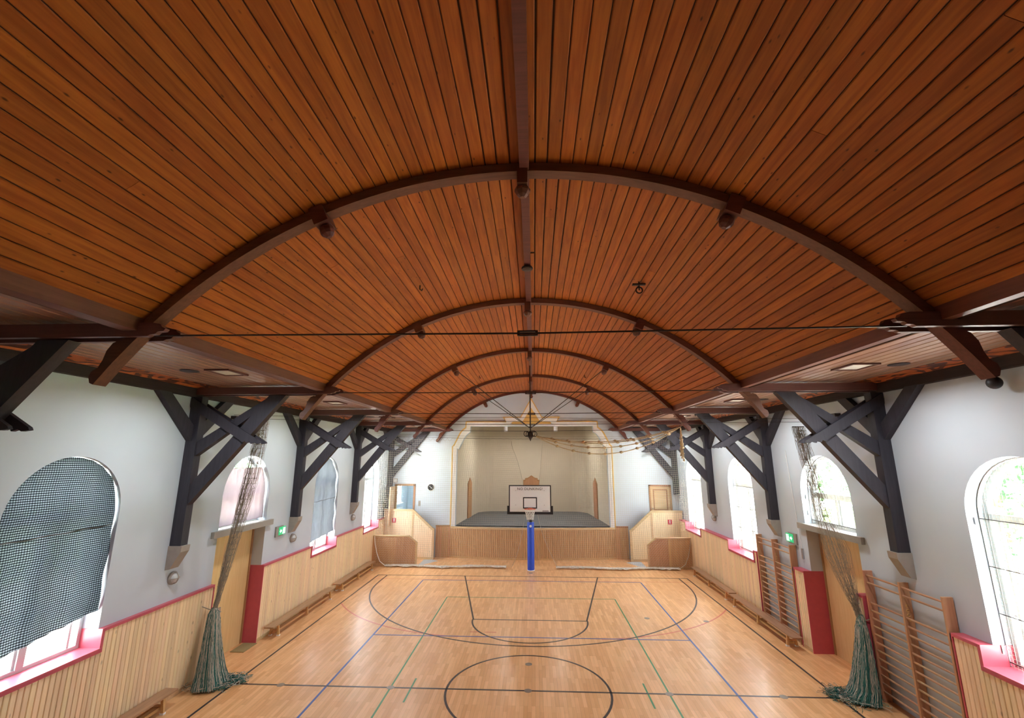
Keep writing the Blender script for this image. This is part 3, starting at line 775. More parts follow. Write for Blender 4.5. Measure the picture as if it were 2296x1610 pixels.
stage_door('stage_door', .52, 2.32, M['stagedoor'], 'brown stepped-top door in the right stage wall', (3.865, 17.1, 1.5), math.radians(-84.6))
stage_door('stage_door', .55, 2.35, M['stagedoor'], 'brown stepped-top door in the stage back wall behind the backboard', (.0, 20.39, 1.5), 0)

# room behind the open left door
rm = MB().prism([[(-7.9, 1.4), (-4.9, 1.4), (-4.9, 4.4), (-7.9, 4.4)]], 'y', 17.6, 17.7).build('wall_side_room', M['plaster'], kind='structure', label='white end wall of the small room behind the open door')
MB().box(-4.98, -4.9, YB + .33, 17.6, 1.5, 4.4).build('wall_side_room_right', M['plaster'], rm)
MB().prism([[(YB + .33, 1.5), (17.6, 1.5), (17.6, 4.4), (YB + .33, 4.4)], [(14.7, 2.45), (16.3, 2.45), (16.3, 4.1), (14.7, 4.1)]], 'x', -7.95, -7.7).build('wall_side_room_left', M['plaster'], rm)
MB().box(-7.95, -4.9, YB + .33, 17.6, 4.4, 4.5).build('ceiling_side_room', M['plaster'], rm)
MB().box(-7.95, -4.9, YB + .33, 17.6, 1.45, 1.5).build('floor_side_room', M['lino'], rm)
wn = thing('window_11', (-7.85, 15.5, 2.45), 'white window seen through the open door beside the stage', None, kind='structure')
MB().prism([[(14.7, 2.45), (16.3, 2.45), (16.3, 4.1), (14.7, 4.1)], [(14.77, 2.53), (15.46, 2.53), (15.46, 4.03), (14.77, 4.03)], [(15.54, 2.53), (16.23, 2.53), (16.23, 4.03), (15.54, 4.03)]], 'x', -7.88, -7.82).build('frame', M['white'], wn)
for a, b in ((14.77, 15.46), (15.54, 16.23)): MB().box(-7.855, -7.849, a, b, 2.53, 4.03).build('pane', M['glass'], wn)
MB().box(-7.7, -7.55, 14.6, 16.4, 2.38, 2.44).build('sill', M['white'], wn)
rd = MB(); rd.box(-7.69, -7.58, 14.9, 16.3, 1.75, 2.2); rd.build('radiator', M['white'], label='white radiator below the side room window', cat='radiator')

# end-wall doors
d3 = thing('door_3', (-6.68, YB, 1.55), 'open pine panel door at the head of the left stage stairs', None, kind='structure')
for x0, x1, z0, z1 in ((-7.24, -7.14, 1.55, 3.62), (-6.22, -6.12, 1.55, 3.62), (-7.24, -6.12, 3.54, 3.64)):
    MB().box(x0, x1, YB - .03, YB + .2, z0, z1).build('frame', M['doorframe'], d3)
lf = MB().box(-7.25, -7.20, 12.56, 13.36, 1.60, 3.52).build('leaf', M['pine_h'], d3)
for z0, z1 in ((1.75, 2.45), (2.6, 3.38)): MB().box(-7.20, -7.188, 12.68, 13.24, z0, z1).build('panel', M['pine_h'], lf)
d4 = thing('door_4', (6.69, YB, 1.55), 'closed pine panel door at the head of the right stage stairs', None, kind='structure')
for x0, x1, z0, z1 in ((6.12, 6.20, 1.55, 3.62), (7.18, 7.26, 1.55, 3.62), (6.12, 7.26, 3.55, 3.62)):
    MB().box(x0, x1, YB - .03, YB + .1, z0, z1).build('frame', M['doorframe'], d4)
lf = MB().box(6.20, 7.18, YB + .0, YB + .05, 1.56, 3.55).build('leaf', M['pine_h'], d4)
for z0, z1 in ((1.7, 2.2), (2.36, 3.40)):
    MB().prism([[(6.33, z0), (7.05, z0), (7.05, z1), (6.33, z1)], [(6.38, z0 + .05), (7.0, z0 + .05), (7.0, z1 - .05), (6.38, z1 - .05)]], 'y', YB - .014, YB).build('panel_moulding', M['doorframe'], lf)
MB().sphere((6.27, YB - .04, 2.45), .03).build('handle', M['steel'], lf)

# ------------------------------------------------------------------ stair screens beside the stage
def clip_board(poly, n0, n1, ang):
    pass
def stairs(s):
    lr = 'left' if s < 0 else 'right'
    X = lambda x: s * x
    # rear screen along the stairs: rises to the landing
    t = thing('stair_screen', (X(6.2), 12.85, 0), 'tall boarded stair screen with sloping rail, %s of the stage' % lr, 'stair screen')
    out = [(7.58, .001), (4.93, .001), (4.93, 1.46), (5.02, 1.50), (6.06, 2.40), (7.58, 2.40)]
    mb = MB(); n = 27; pn = MB()
    def topz(x): return 2.33 if x > 6.04 else (1.40 + (x - 5.0) * .877 if x > 5.0 else 1.38)
    w = (7.56 - 5.03) / n
    for i in range(n):
        a = 5.03 + w * i + .004; b = 5.03 + w * (i + 1) - .004
        P = [(X(a), .12), (X(b), .12), (X(b), topz(b)), (X(a), topz(a))]
        pn.prism(P, 'y', 12.845, 12.86)
    pn.build('board', M['pine'], t, kind='stuff')
    MB().prism([(X(x), z) for x, z in [(7.58, .001), (5.0, .001), (5.0, 1.38), (6.04, 2.30), (7.58, 2.30)]], 'y', 12.86, 12.885).build('backing', M['pine_gap'], t)
    MB().box(*sorted((X(4.92), X(5.03))), 12.82, 12.92, .001, 1.47).build('newel_post', M['pine_h'], t)
    MB().prism([(X(x), z) for x, z in [(4.90, 1.46), (5.02, 1.38), (6.09, 2.315), (7.58, 2.315), (7.58, 2.41), (6.05, 2.41), (5.00, 1.50)]], 'y', 12.81, 12.93).build('hand_rail', M['pine_h'], t)
    MB().box(*sorted((X(6.0), X(6.09))), 12.835, 12.845, .12, 2.32).build('stile', M['pine_h'], t)
    MB().box(*sorted((X(5.03), X(7.56))), 12.835, 12.86, .001, .12).build('plinth', M['pine_h'], t)
    # front screen with herringbone boarding
    t2 = thing('stair_screen', (X(6.5), 11.38, 0), 'low boarded screen with diagonal panels before the %s stage stairs' % lr, 'stair screen')
    yf = 11.36
    MB().box(*sorted((X(7.58), X(5.80))), yf - .03, yf + .09, 1.31, 1.37).build('top_rail', M['pine_h'], t2)
    MB().prism([(X(x), z) for x, z in [(5.81, 1.37), (5.81, 1.30), (5.44, 1.02), (5.38, 1.05)]], 'y', yf - .03, yf + .09).build('sloping_rail', M['pine_h'], t2)
    MB().box(*sorted((X(5.40), X(5.47))), yf - .02, yf + .08, .001, 1.04).build('end_post', M['pine_h'], t2)
    MB().box(*sorted((X(6.36), X(6.46))), yf - .02, yf + .03, .001, 1.31).build('middle_stile', M['stagepine'], t2)
    MB().box(*sorted((X(7.48), X(7.58))), yf - .02, yf + .05, .001, 1.31).build('wall_stile', M['stagepine'], t2)
    MB().box(*sorted((X(7.58), X(5.45))), yf - .02, yf + .03, .001, .10).build('bottom_rail', M['stagepine'], t2)
    MB().prism([(X(x), z) for x, z in [(7.58, .05), (5.44, .05), (5.44, 1.03), (5.80, 1.31), (7.58, 1.31)]], 'y', yf + .02, yf + .05).build('backing', M['pine_gap'], t2)
    for xa, xb, sg in ((5.47, 6.36, 1), (6.46, 7.48, -1)):
        pnl = MB(); st_ = .085
        for i in range(-20, 34):
            # board between two 45-degree lines z = sg*x + c
            c0 = i * st_ * 1.414 - (xa if sg > 0 else -xb); c1 = c0 + st_ * 1.414 - .012
            poly = [(xa, .10), (xb, .10), (xb, 1.30), (xa, 1.30)]
            if xa < 5.8: poly = [(xa, .10), (xb, .10), (xb, 1.30), (5.82, 1.30), (xa, 1.03)]
            f = lambda p: p[1] - sg * p[0]
            def clip(pl, g):
                r = []
                for k in range(len(pl)):
                    p, q = pl[k], pl[(k + 1) % len(pl)]; gp, gq = g(p), g(q)
                    if gp >= 0: r.append(p)
                    if gp * gq < 0:
                        u = gp / (gp - gq); r.append((p[0] + (q[0] - p[0]) * u, p[1] + (q[1] - p[1]) * u))
                return r
            poly = clip(poly, lambda p: f(p) - c0)
            if len(poly) >= 3: poly = clip(poly, lambda p: c1 - f(p))
            if len(poly) >= 3: pnl.prism([(X(x), z) for x, z in poly], 'y', yf + .004, yf + .022)
        pnl.build('diagonal_board', M['stagepine'], t2, kind='stuff')
    # steps behind the rear screen, up to the landing
    t3 = thing('staircase', (X(6.0), 13.1, 0), 'grey steps behind the boarded screen %s of the stage' % lr, 'stairs')
    nst = 8
    for i in range(nst):
        x0 = 5.0 + i * .14; MB().box(*sorted((X(x0), X(x0 + .16))), 12.90, 13.32, .001, 1.5 * (i + 1) / nst).build('step', M['lino'], t3)
    MB().box(*sorted((X(6.12), X(7.58))), 12.90, YB - .04, 1.40, 1.5).build('landing', M['lino'], t3)
    # grey floor plate where the cellar steps begin
    MB().prism([(X(5.38), 11.40), (X(5.38), 12.80), (X(4.95), 12.80), (X(4.62), 12.55)], 'z', .0005, .006).build('floor_plate', M['lino'], label='pale grey floor plate beside the %s stair screen' % lr, cat='floor plate')
    # red sign
    sx = {-1: -7.02, 1: 6.93}[s]
    sg_ = thing('safety_sign', (sx, 12.84, 1.85), 'small red square sign with white symbol on %s stair screen' % lr, 'sign')
    MB().box(sx - .10, sx + .10, 12.832, 12.842, 1.75, 1.97).build('plate', M['redsign'], sg_)
    MB().box(sx - .02, sx + .02, 12.829, 12.832, 1.80, 1.90).build('symbol', M['white'], sg_)
    MB().lathe([(.028, 0), (.028, -.003)], (sx, 12.832, 1.925), 10, 'y').build('symbol', M['white'], sg_)
for s in (-1, 1): stairs(s)

# ------------------------------------------------------------------ basketball post
bp_ = thing('basketball_hoop', (0, 10.85, 0), 'basketball backboard and hoop on a blue padded post before the stage', 'basketball hoop')
p = MB().lathe([(.155, .03), (.16, .06), (.16, 2.05), (.15, 2.08)], (0, 10.85, 0), 24).build('post_pad', M['blue'], bp_, smooth=True)
MB().lathe([(.055, -.004), (.055, .0)], (0.0, 10.69, 1.92), 14, 'y').build('badge', M['white'], p)
MB().lathe([(.17, .001), (.17, .03)], (0, 10.85, 0), 24).build('base_ring', M['white'], bp_)
MB().tube([(0, 10.85, 0.03), (0, 10.85, 3.2)], .07, 12).build('steel_post', M['black'], bp_)
for z0, z1 in ((3.15, 3.3), (2.5, 2.85)): MB().bar((0, 10.85, z0 - .2), (0, 8.66, z1), .08, .1).build('boom', M['black'], bp_)
YQ = 8.6
bb = MB().box(-.89, .89, YQ, YQ + .03, 2.74, 3.86).build('backboard', M['board_white'], bp_)
def frame2(x0, x1, z0, z1, w): return [[(x0, z0), (x1, z0), (x1, z1), (x0, z1)], [(x0 + w, z0 + w), (x1 - w, z0 + w), (x1 - w, z1 - w), (x0 + w, z1 - w)]]
MB().prism(frame2(-.89, .89, 2.74, 3.86, .042), 'y', YQ - .003, YQ).build('border_line', M['black'], bb)
MB().prism(frame2(-.295, .295, 2.91, 3.37, .045), 'y', YQ - .003, YQ).build('target_square', M['black'], bb)
MB().prism([(-.96, 2.68), (.96, 2.68), (.96, 3.02), (.885, 3.02), (.885, 2.78), (-.885, 2.78), (-.885, 3.02), (-.96, 3.02)], 'y', YQ - .015, YQ + .045).build('edge_pad', M['black'], bb)
for x in (-.60, .60):
    for z in (3.05, 3.64): MB().lathe([(.015, 0), (.012, -.008)], (x, YQ, z), 8, 'y').build('bolt', M['steel'], bb)
def text_mesh(body, size, mat, name, loc, parent, rz=0, space=1.0):
    cu = bpy.data.curves.new(name, 'FONT'); cu.body = body; cu.size = size; cu.extrude = .001; cu.align_x = 'CENTER'; cu.align_y = 'CENTER'; cu.space_character = space
    tmp = bpy.data.objects.new('tmp', cu); col.objects.link(tmp)
    bpy.context.view_layer.update(); dg = bpy.context.evaluated_depsgraph_get()
    me = bpy.data.meshes.new_from_object(tmp.evaluated_get(dg)); bpy.data.objects.remove(tmp)
    me.materials.clear(); me.materials.append(mat)
    me.transform(Matrix.Rotation(rz, 4, 'Z') @ Matrix.Rotation(PI / 2, 4, 'X')); me.name = name
    o = bpy.data.objects.new(name, me); col.objects.link(o); o.parent = parent
    off = Vector((0, 0, 0)); q = parent
    while q: off += q.location; q = q.parent
    o.location = Vector(loc) - off; return o
text_mesh('NO DUNKING!', .145, M['black'], 'lettering', (0, YQ - .003, 3.70), bb, space=1.12)
mk = MB()
for i in range(9): mk.box(.52 + i * .029, .52 + i * .029 + .022, YQ - .003, YQ, 2.80, 2.80 + .03 + .006 * (i % 2))
mk.build('maker_mark', M['black'], bb)
rim = MB().tube([(.225 * math.cos(a), YQ - .38 + .225 * math.sin(a), 2.93) for a in [2 * PI * k / 32 for k in range(32)]], .011, 8, closed=True).build('rim', M['orange'], bp_, smooth=True)
MB().prism([(-.09, YQ), (.09, YQ), (.05, YQ - .16), (-.05, YQ - .16)], 'z', 2.90, 2.94).build('rim_bracket', M['orange'], rim)
net = MB(); nn = 12
def np_(k, j): 
    z = 2.92 - .40 * j / 6; r = .22 - .085 * (j / 6) ** .7; a = 2 * PI * (k + .5 * (j % 2)) / nn
    return (r * math.cos(a), YQ - .38 + r * math.sin(a), z)
for k in range(nn):
    for j in range(6):
        for dk in ((0, -1) if j % 2 == 0 else (0, 1)):
            net.tube([np_(k, j), np_(k + dk, j + 1)], .008, 4)
net.build('hoop_net', M['white'], bp_, kind='stuff')

# ------------------------------------------------------------------ gym benches
def bench(x, y0, y1, label):
    t = thing('gym_bench', (x, (y0 + y1) / 2, 0), label, 'bench', 'long wooden gym benches along the walls')
    MB().box(x - .135, x + .135, y0, y1, .285, .32).build('seat', M['bench'], t)
    MB().box(x - .05, x + .05, y0 + .3, y1 - .3, .075, .13).build('balance_beam', M['benchleg'], t)
    for y in (y0 + .33, (y0 + y1) / 2, y1 - .33):
        for e in (-1, 1):
            lg = MB().prism([(x + e * .15, .03), (x + e * .085, .03), (x + e * .06, .285), (x + e * .115, .285)], 'y', y - .025, y + .025).build('leg', M['benchleg'], t)
            if abs(y - (y0 + y1) / 2) > .1:
                MB().box(x + e * .12 - .04, x + e * .12 + .04, y - .035, y + .035, .001, .032).build('rubber_foot', M['white'], lg)
        MB().box(x - .11, x + .11, y - .02, y + .02, .14, .17).build('stretcher', M['benchleg'], t)
    return t
bench(-7.32, 2.47, 6.52, 'wooden gym bench along the left dado, next to the double door')
bench(-7.34, 6.95, 10.88, 'wooden gym bench along the left dado, next to the stage screen')
bench(-7.36, -4.95, -.95, 'wooden gym bench in the lower left corner, below the gingham window')
bench(7.16, 6.50, 10.45, 'wooden gym bench along the right dado, next to the stage screen')
bench(7.12, 2.40, 6.36, 'wooden gym bench along the right wall, in front of wall bars')

# ------------------------------------------------------------------ wall bars
def wall_bars(ys, label):
    t = thing('wall_bars', (7.5, ys[1], 0), label, 'wall bars', 'wall bars on the right wall')
    for k, y in enumerate(ys):
        u = MB().box(7.42, 7.60, y - .022, y + .022, .001, 2.55).build('upright', M['barwood'], t)
        if k == 1:
            for j in range(4):
                zc = 2.12 - j * .08
                MB().tube([(7.51 + .03 * math.cos(a), y - .0245, zc + .026 * math.sin(a)) for a in [.6 * j + 4.6 * i / 10 for i in range(11)]], .005, 5).build('stamped_mark', M['ochre'], u)
        if k == 0:
            MB().box(7.415, 7.50, y - .03, y - .022, 1.88, 1.97).build('hook_plate', M['steel'], u)
            MB().tube([(7.49, y - .03, 1.95), (7.54, y - .12, 1.95), (7.54, y - .14, 1.98)], .01, 6).build('hook', M['iron'], u)
    zz = [2.46, 2.31] + [1.91 - .155 * i for i in range(12)]
    for a, b in ((ys[0], ys[1]), (ys[1], ys[2])):
        for z in zz:
            q = MB().lathe([(.017, 0), (.019, (b - a - .044) * .5), (.017, b - a - .044)], (0, 0, 0), 8, 'y')
            MB().add([(7.46 + v[0], a + .022 + v[1], z + v[2] * 1.15) for v in q.v], q.f).build('bar', M['rung'], t)
wall_bars([-2.07, -1.09, -.11], 'wooden wall bars nearest the viewer, right wall')
wall_bars([2.86, 3.83, 4.82], 'wooden wall bars behind the gym bench, beyond the right door')

# ------------------------------------------------------------------ nets
def strand_net(mb, P, nu, nv, r, seg_u, seg_v):
    """P(u,v) -> point; nu strands along v, nv strands along u"""
    for i in range(nu + 1):
        mb.tube([P(i / nu, j / seg_v) for j in range(seg_v + 1)], r, 3, cap=False)
    for j in range(nv + 1):
        mb.tube([P(i / seg_u, j / nv) for i in range(seg_u + 1)], r, 3, cap=False)
ZN = 5.95
def wire_z(x): return 6.0 - .10 * (1 - (x / 7.6) ** 2) + (-.06 * x / 7.6)
def stage_net(s):
    lr = 'left' if s < 0 else 'right'
    t = thing('stage_net', (s * 4, 11.22, 0), 'pale mesh net curtain hanging before the %s half of the stage' % lr, 'net', 'net curtains before the stage')
    if s < 0:
        edge = lambda v: -.90 + .62 * math.sin(PI * min(1, max(0, (v - .0) / .95))) ** .8 * (1 if v < .98 else 1) if v < .95 else -.90
        far = -7.42
    else:
        edge = lambda v: (.32 + .9 * (1 - v / .45) ** 1.6) if v < .45 else .32 + .3 * (v - .45) / .55
        far = 7.35
    def P(u, v):
        e = edge(v); x = far + (e - far) * u
        cut = 0.0
        z = .05 + (wire_z(x) - .12 - .05) * v
        y = 11.22 + .06 * math.sin(x * 2.1 + s) * (1 - v * .7) + .03 * math.sin(x * 7 + 3 * v)
        return (x, y, z)
    mb = MB(); strand_net(mb, P, 74, 62, .0032, 30, 16)
    mb.build('mesh', M['cord'], t, kind='stuff')
    MB().tube([P(1, j / 30) for j in range(31)], .010, 5).build('edge_rope', M['cord'], t)
    # heap of slack net along the floor
    hp = MB(); rnd = random.Random(5 + s); xa, xb = sorted((far + -s * .6, s * 1.15))
    for k in range(16):
        ph = rnd.random() * 6; r0 = .012; n = 46; oy = rnd.uniform(-.09, .09)
        hp.tube([(xa + (xb - xa) * i / n, 11.18 + oy + .06 * math.sin(i * .5 + ph) + .09 * math.sin(i * .21) + .04 * math.sin(i * 1.3 + ph), .035 + .045 * abs(math.sin(i * .7 + ph)) + .012 * rnd.random()) for i in range(n + 1)], r0 * rnd.uniform(.6, 2.0), 5)
    hp.build('slack_hem', M['cord_pale'], t, kind='stuff')
    e0 = [(far, 11.20, 1.35), (far - s * .05, 11.19, 1.0), (far - s * .16, 11.18, .6), (far - s * .32, 11.17, .25), (far - s * .6, 11.16, .06), (far - s * .9, 11.16, .03)]
    MB().tube(e0, .016, 6).build('border_rope', M['white'] if s < 0 else M['cord'], t)
    return t
stage_net(-1); stage_net(1)
wr = thing('net_wire', (0, 11.22, 5.9), 'thin steel wire with hanging loops carrying the stage net', 'wire')
MB().tube([(-7.6 + 15.2 * i / 40, 11.22, wire_z(-7.6 + 15.2 * i / 40)) for i in range(41)], .006, 5).build('wire', M['iron'], wr)
MB().tube([(-7.6 + 15.2 * i / 40, 11.22, wire_z(-7.6 + 15.2 * i / 40) + .10) for i in range(41)], .004, 5).build('wire', M['iron'], wr)
lp = MB(); xx = -7.2
while xx < 7.2:
    w = .24 if abs(xx) > 3.9 else .34
    d = .15 if abs(xx) > 3.9 else .035
    lp.tube([(xx + w * i / 8, 11.21, wire_z(xx + w * i / 8) - d * math.sin(PI * i / 8) - .006) for i in range(9)], .0035, 4, cap=False); xx += w
lp.build('loop_cord', M['cord_dark'], wr, kind='stuff')

# gathered divider nets at the halfway line
def divider(s):
    lr = 'left' if s < 0 else 'right'
    t = thing('divider_net', (s * 7.2, .0, 0), 'gathered dividing net with green skirt tied up by the %s wall' % lr, 'net', 'gathered dividing nets')
    rnd = random.Random(11 + s)
    # centre line and half-widths (x spread, y spread) of the gathered net, top to bottom
    if s < 0:
        C_ = [(-6.80, .20, 5.94, .17, .06), (-6.84, .20, 5.3, .20, .09), (-6.95, .19, 4.4, .21, .12), (-7.08, .17, 3.5, .17, .12), (-7.22, .12, 2.5, .12, .10), (-7.30, .06, 1.75, .06, .05), (-7.33, .02, 1.45, .05, .05)]
        S_ = [(-7.33, .02, 1.55, .05, .05), (-7.33, .02, 1.42, .12, .13), (-7.28, -.02, 1.1, .15, .18), (-7.22, -.06, .7, .19, .25), (-7.15, -.10, .3, .26, .34), (-7.08, -.15, .05, .34, .42)]
    else:
        C_ = [(6.62, .20, 5.72, .16, .05), (6.70, .20, 5.2, .17, .08), (6.84, .2, 4.3, .18, .12), (6.96, .22, 3.55, .20, .16), (7.12, .25, 2.9, .30, .20), (7.22, .2, 2.3, .20, .14), (7.30, .12, 1.75, .08, .06), (7.33, .06, 1.45, .06, .05)]
        S_ = [(7.33, .06, 1.6, .05, .05), (7.31, .05, 1.35, .10, .14), (7.27, .02, 1.0, .13, .20), (7.20, -.02, .6, .18, .26), (7.12, -.06, .25, .24, .32), (7.02, -.10, .04, .32, .36)]
    def lerp_path(K, n):
        out = []
        for i in range(n + 1):
            f = i / n * (len(K) - 1); k = min(int(f), len(K) - 2); g = f - k
            out.append([K[k][m] + (K[k+1][m] - K[k][m]) * g for m in range(5)])
        return out
    up = lerp_path(C_, 44); mb = MB()
    nst = 64
    angs = [(2 * PI * rnd.random(), math.sqrt(rnd.random())) for _ in range(nst)]
    def pt(row, a, r, j=0): return (row[0] + row[3] * r * math.cos(a) + rnd.gauss(0, j), row[1] + row[4] * r * math.sin(a) + rnd.gauss(0, j), row[2] + rnd.gauss(0, j))
    paths = []
    for a, r in angs:
        tw = rnd.uniform(-.6, .6)
        pth = [pt(row, a + tw * i / 44, r, .006) for i, row in enumerate(up)]; paths.append(pth); mb.tube(pth, .0032, 3, cap=False)
    for k in range(1500):   # knotted cross strands
        i = rnd.randrange(1, 43); p, q = rnd.choice(paths), rnd.choice(paths)
        a, b = Vector(p[i]), Vector(q[min(44, i + rnd.randrange(0, 2))])
        if (a - b).length < .16: mb.tube([a, (a + b) / 2 + V(rnd.gauss(0, .01), rnd.gauss(0, .01), -.015), b], .0028, 3, cap=False)
    mb.build('gathered_net', M['cord_dark'], t, kind='stuff')
    # skirt
    dn = lerp_path(S_, 26)
    core = MB(); n = 20; vs = []; fs = []
    for i, row in enumerate(dn):
        for k in range(n):
            a = 2 * PI * k / n; wv = .86 + .10 * math.sin(a * 5 + s)
            vs.append((row[0] + row[3] * wv * math.cos(a), row[1] + row[4] * wv * math.sin(a), row[2]))
    for i in range(26):
        for k in range(n): fs.append((i*n+k, i*n+(k+1) % n, (i+1)*n+(k+1) % n, (i+1)*n+k))
    fs += [tuple(range(n)), tuple(26 * n + k for k in range(n))]
    core.add(vs, fs).build('skirt_core', M['green_cord'], t, smooth=True)
    g, w = MB(), MB()
    for k in range(230):
        a = 2 * PI * rnd.random(); tw = rnd.uniform(-.25, .25)
        pth = [pt(row, a + tw * i / 26, .95 + .07 * math.sin(5 * a + s), .004) for i, row in enumerate(dn)]
        pth = [(p[0], p[1], max(.004, p[2])) for p in pth]
        (g if rnd.random() < .52 else w).tube(pth, .004, 3, cap=False)
    # tangle of net spilling on the floor towards the court
    cx, cy, r0 = dn[-1][0], dn[-1][1], .42
    tx, ty = (-6.62, .16) if s < 0 else (6.55, .12)
    for k in range(420):
        u = rnd.random() ** .8; c0 = V(cx + (tx - cx) * u, cy + (ty - cy) * u, 0); rr = (1 - u) * .36 + .10
        pts = []; a = rnd.random() * 6
        p = c0 + V(rnd.uniform(-rr, rr), rnd.uniform(-rr, rr), .01 + .13 * rnd.random() * (1 - .6 * u))
        for j in range(6):
            pts.append((p.x, p.y, max(.005, p.z))); a += rnd.gauss(0, 1.3); p = p + V(.05 * math.cos(a), .05 * math.sin(a), rnd.gauss(0, .012))
        (g if rnd.random() < .6 else w).tube(pts, .005, 3, cap=False)
    g.build('green_mesh', M['green_cord'], t, kind='stuff'); w.build('pale_mesh', M['cord'], t, kind='stuff')
    MB().tube([(C_[0][0] + .14 * math.cos(a), .20 + .0 * a, 5.94 if s < 0 else 5.72) for a in (0, PI)], .012, 6).build('top_rod', M['iron'], t)
    x = s * 7.56
    MB().tube([(x, -.12, 1.62), (s * 7.40, -.02, 1.52), (s * 7.30, .03, 1.50)], .01, 6).build('tie_cord', M['cord_dark'], t)
    return t
divider(-1); divider(1)
dw = thing('divider_wire', (0, .2, 5.95), 'pair of thin wires across the hall at the halfway line', 'wire')
for dz in (0, .09):
    MB().tube([(-7.6 + 15.2 * i / 40, .2, 5.98 + dz - .10 * (1 - ((i - 20) / 20) ** 2) - .14 * max(0, (i - 20) / 20)) for i in range(41)], .0045, 5).build('wire', M['iron'], dw)
for s in (-1, 1): MB().box(*sorted((s * 7.62, s * 7.48)), .12, .28, 5.96, 6.04).build('anchor_bracket', M['iron'], dw)

# ------------------------------------------------------------------ giant-stride hub and knotted ropes
YH = 6.05
hb = thing('swing_rope_hub', (.06, YH, 8.5), 'dark iron hub with rings hanging from the ridge on stay rods', 'rope hub')
MB().tube([(.06, YH, 8.5), (.06, YH, 5.9)], .024, 8).build('rod', M['iron'], hb)
MB().lathe([(.005, -.24), (.05, -.14), (.10, -.08), (.10, .06), (.05, .12)], (.06, YH, 5.84), 12).build('hub', M['iron'], hb)
MB().lathe([(.03, -.03), (.08, -.02), (.08, .02), (.03, .03)], (.06, YH, 6.12), 10).build('collar', M['iron'], hb)
for k in range(4):
    a = PI / 4 * (2 * k + 1) * .5 + .2 + k * .8
    cx_, cy_ = .06 + .2 * math.cos(a), YH + .2 * math.sin(a)
    MB().tube([(cx_ + .095 * math.cos(b) * math.cos(a), cy_ + .095 * math.cos(b) * math.sin(a), 5.87 + .095 * math.sin(b)) for b in [2 * PI * j / 20 for j in range(20)]], .015, 6, closed=True).build('ring', M['iron'], hb)
for sx in (-1, 1):
    for y in (FR[2], FR[3]):
        MB().tube([(.06 + sx * .06, YH + (y - YH) * .02, 6.12), (XC + sx * 2.5, y - .15 if y > YH else y + .15, 7.90)], .013, 6).build('stay_rod', M['iron'], hb)
AN = V(5.62, YH - .05, 6.10)
for k, (sag, dy) in enumerate(((.36, .16), (.42, .02), (.58, -.14), (.80, .08))):
    nm = ['topmost', 'second', 'third', 'lowest'][k]
    p0 = V(.28, YH + dy * .6, 5.80 - .01 * k)
    def pt(u): 
        p = p0.lerp(AN, u); f = 4 * u * (1 - u); return (p.x, p.y + dy * f, p.z - sag * f)
    t = thing('climbing_rope', p0, 'knotted rope drawn from the iron hub towards the right wall, %s hanging' % nm, 'rope', 'knotted ropes tied back to the right')
    MB().tube([pt(i / 40) for i in range(41)], .017, 7).build('strand', M['rope'], t, smooth=True)
    for j in range(1, 9):
        u = j / 9 + .012 * k; c = Vector(pt(u))
        MB().sphere(c, .056, 8, 6, (1.2, 1, .9)).build('knot', M['rope'], t, smooth=True)
t = thing('rope_bundle', AN, 'bundle of pale rope ends hanging below the ceiling cord at right', 'rope')
for k in range(6):
    a = k * 1.05; L_ = .75 + .09 * k
    P = [(AN.x + .05 * math.cos(a) * (j / 5) + .02, AN.y + .05 * math.sin(a) * (j / 5), AN.z - L_ * j / 5) for j in range(6)]
    o = MB().tube(P, .018, 6).build('strand', M['rope'], t, smooth=True)
    for j in (2, 3, 4, 5): MB().sphere(P[j], .042, 8, 6).build('knot', M['rope'], o, smooth=True)
MB().tube([tuple(AN), (6.02, YH - .4, 6.45), (6.10, YH - .45, 6.60)], .006, 5).build('hoist_cord', M['cord'], t)
MB().tube([(6.10, YH - .45, 6.57), (7.3, 4.4, 6.42), (7.60, 3.0, 6.3)], .006, 5).build('hoist_cord', M['cord'], t)
MB().lathe([(.02, 0), (.035, -.04), (.045, -.10), (.01, -.13)], (6.10, YH - .45, 6.60), 8).build('pulley', M['iron'], t)

# ------------------------------------------------------------------ small fittings
for s in (-1, 1):
    for bi, c in enumerate(WC[1:]):
        nm = ['nearest bay', 'bay of the double doors', 'bay before the stage bay', 'bay beside the stage'][bi]; lr = 'left' if s < 0 else 'right'
        x, y = s * (5.72 if s < 0 else 6.0), c + .72
        t = thing('ceiling_panel_lamp', (x, y, CEIL), 'square cream light panel in %s aisle ceiling, %s' % (lr, nm), 'lamp', 'light panels in the aisle ceilings')
        MB().prism([[(x - .24, y - .30), (x + .24, y - .30), (x + .24, y + .30), (x - .24, y + .30)], [(x - .19, y - .25), (x + .19, y - .25), (x + .19, y + .25), (x - .19, y + .25)]], 'z', CEIL - .03, CEIL - .001).build('frame', M['beam'], t)
        MB().box(x - .19, x + .19, y - .25, y + .25, CEIL - .015, CEIL - .002).build('diffuser', M['panel'], t)
        ld = bpy.data.lights.new('panel_fill', 'AREA'); ld.shape = 'RECTANGLE'; ld.size = .38; ld.size_y = .5; ld.energy = 5.8; ld.spread = math.radians(158); ld.color = (.96, .98, 1)  # fill light added below the panel to brighten the hall
        lo = bpy.data.objects.new('panel_fill', ld); col.objects.link(lo); lo.parent = t; lo.location = (0, 0, -.032)
        x2 = s * (6.35 if s < 0 else 6.65)
        MB().lathe([(.16, -.001), (.16, -.012), (.13, -.018), (.01, -.018)], (x2, y - .15, CEIL), 20).build('ceiling_vent', M['iron'], label='round dark vent in %s aisle ceiling, %s' % (lr, nm), cat='vent', group='round vents in the aisle ceilings')
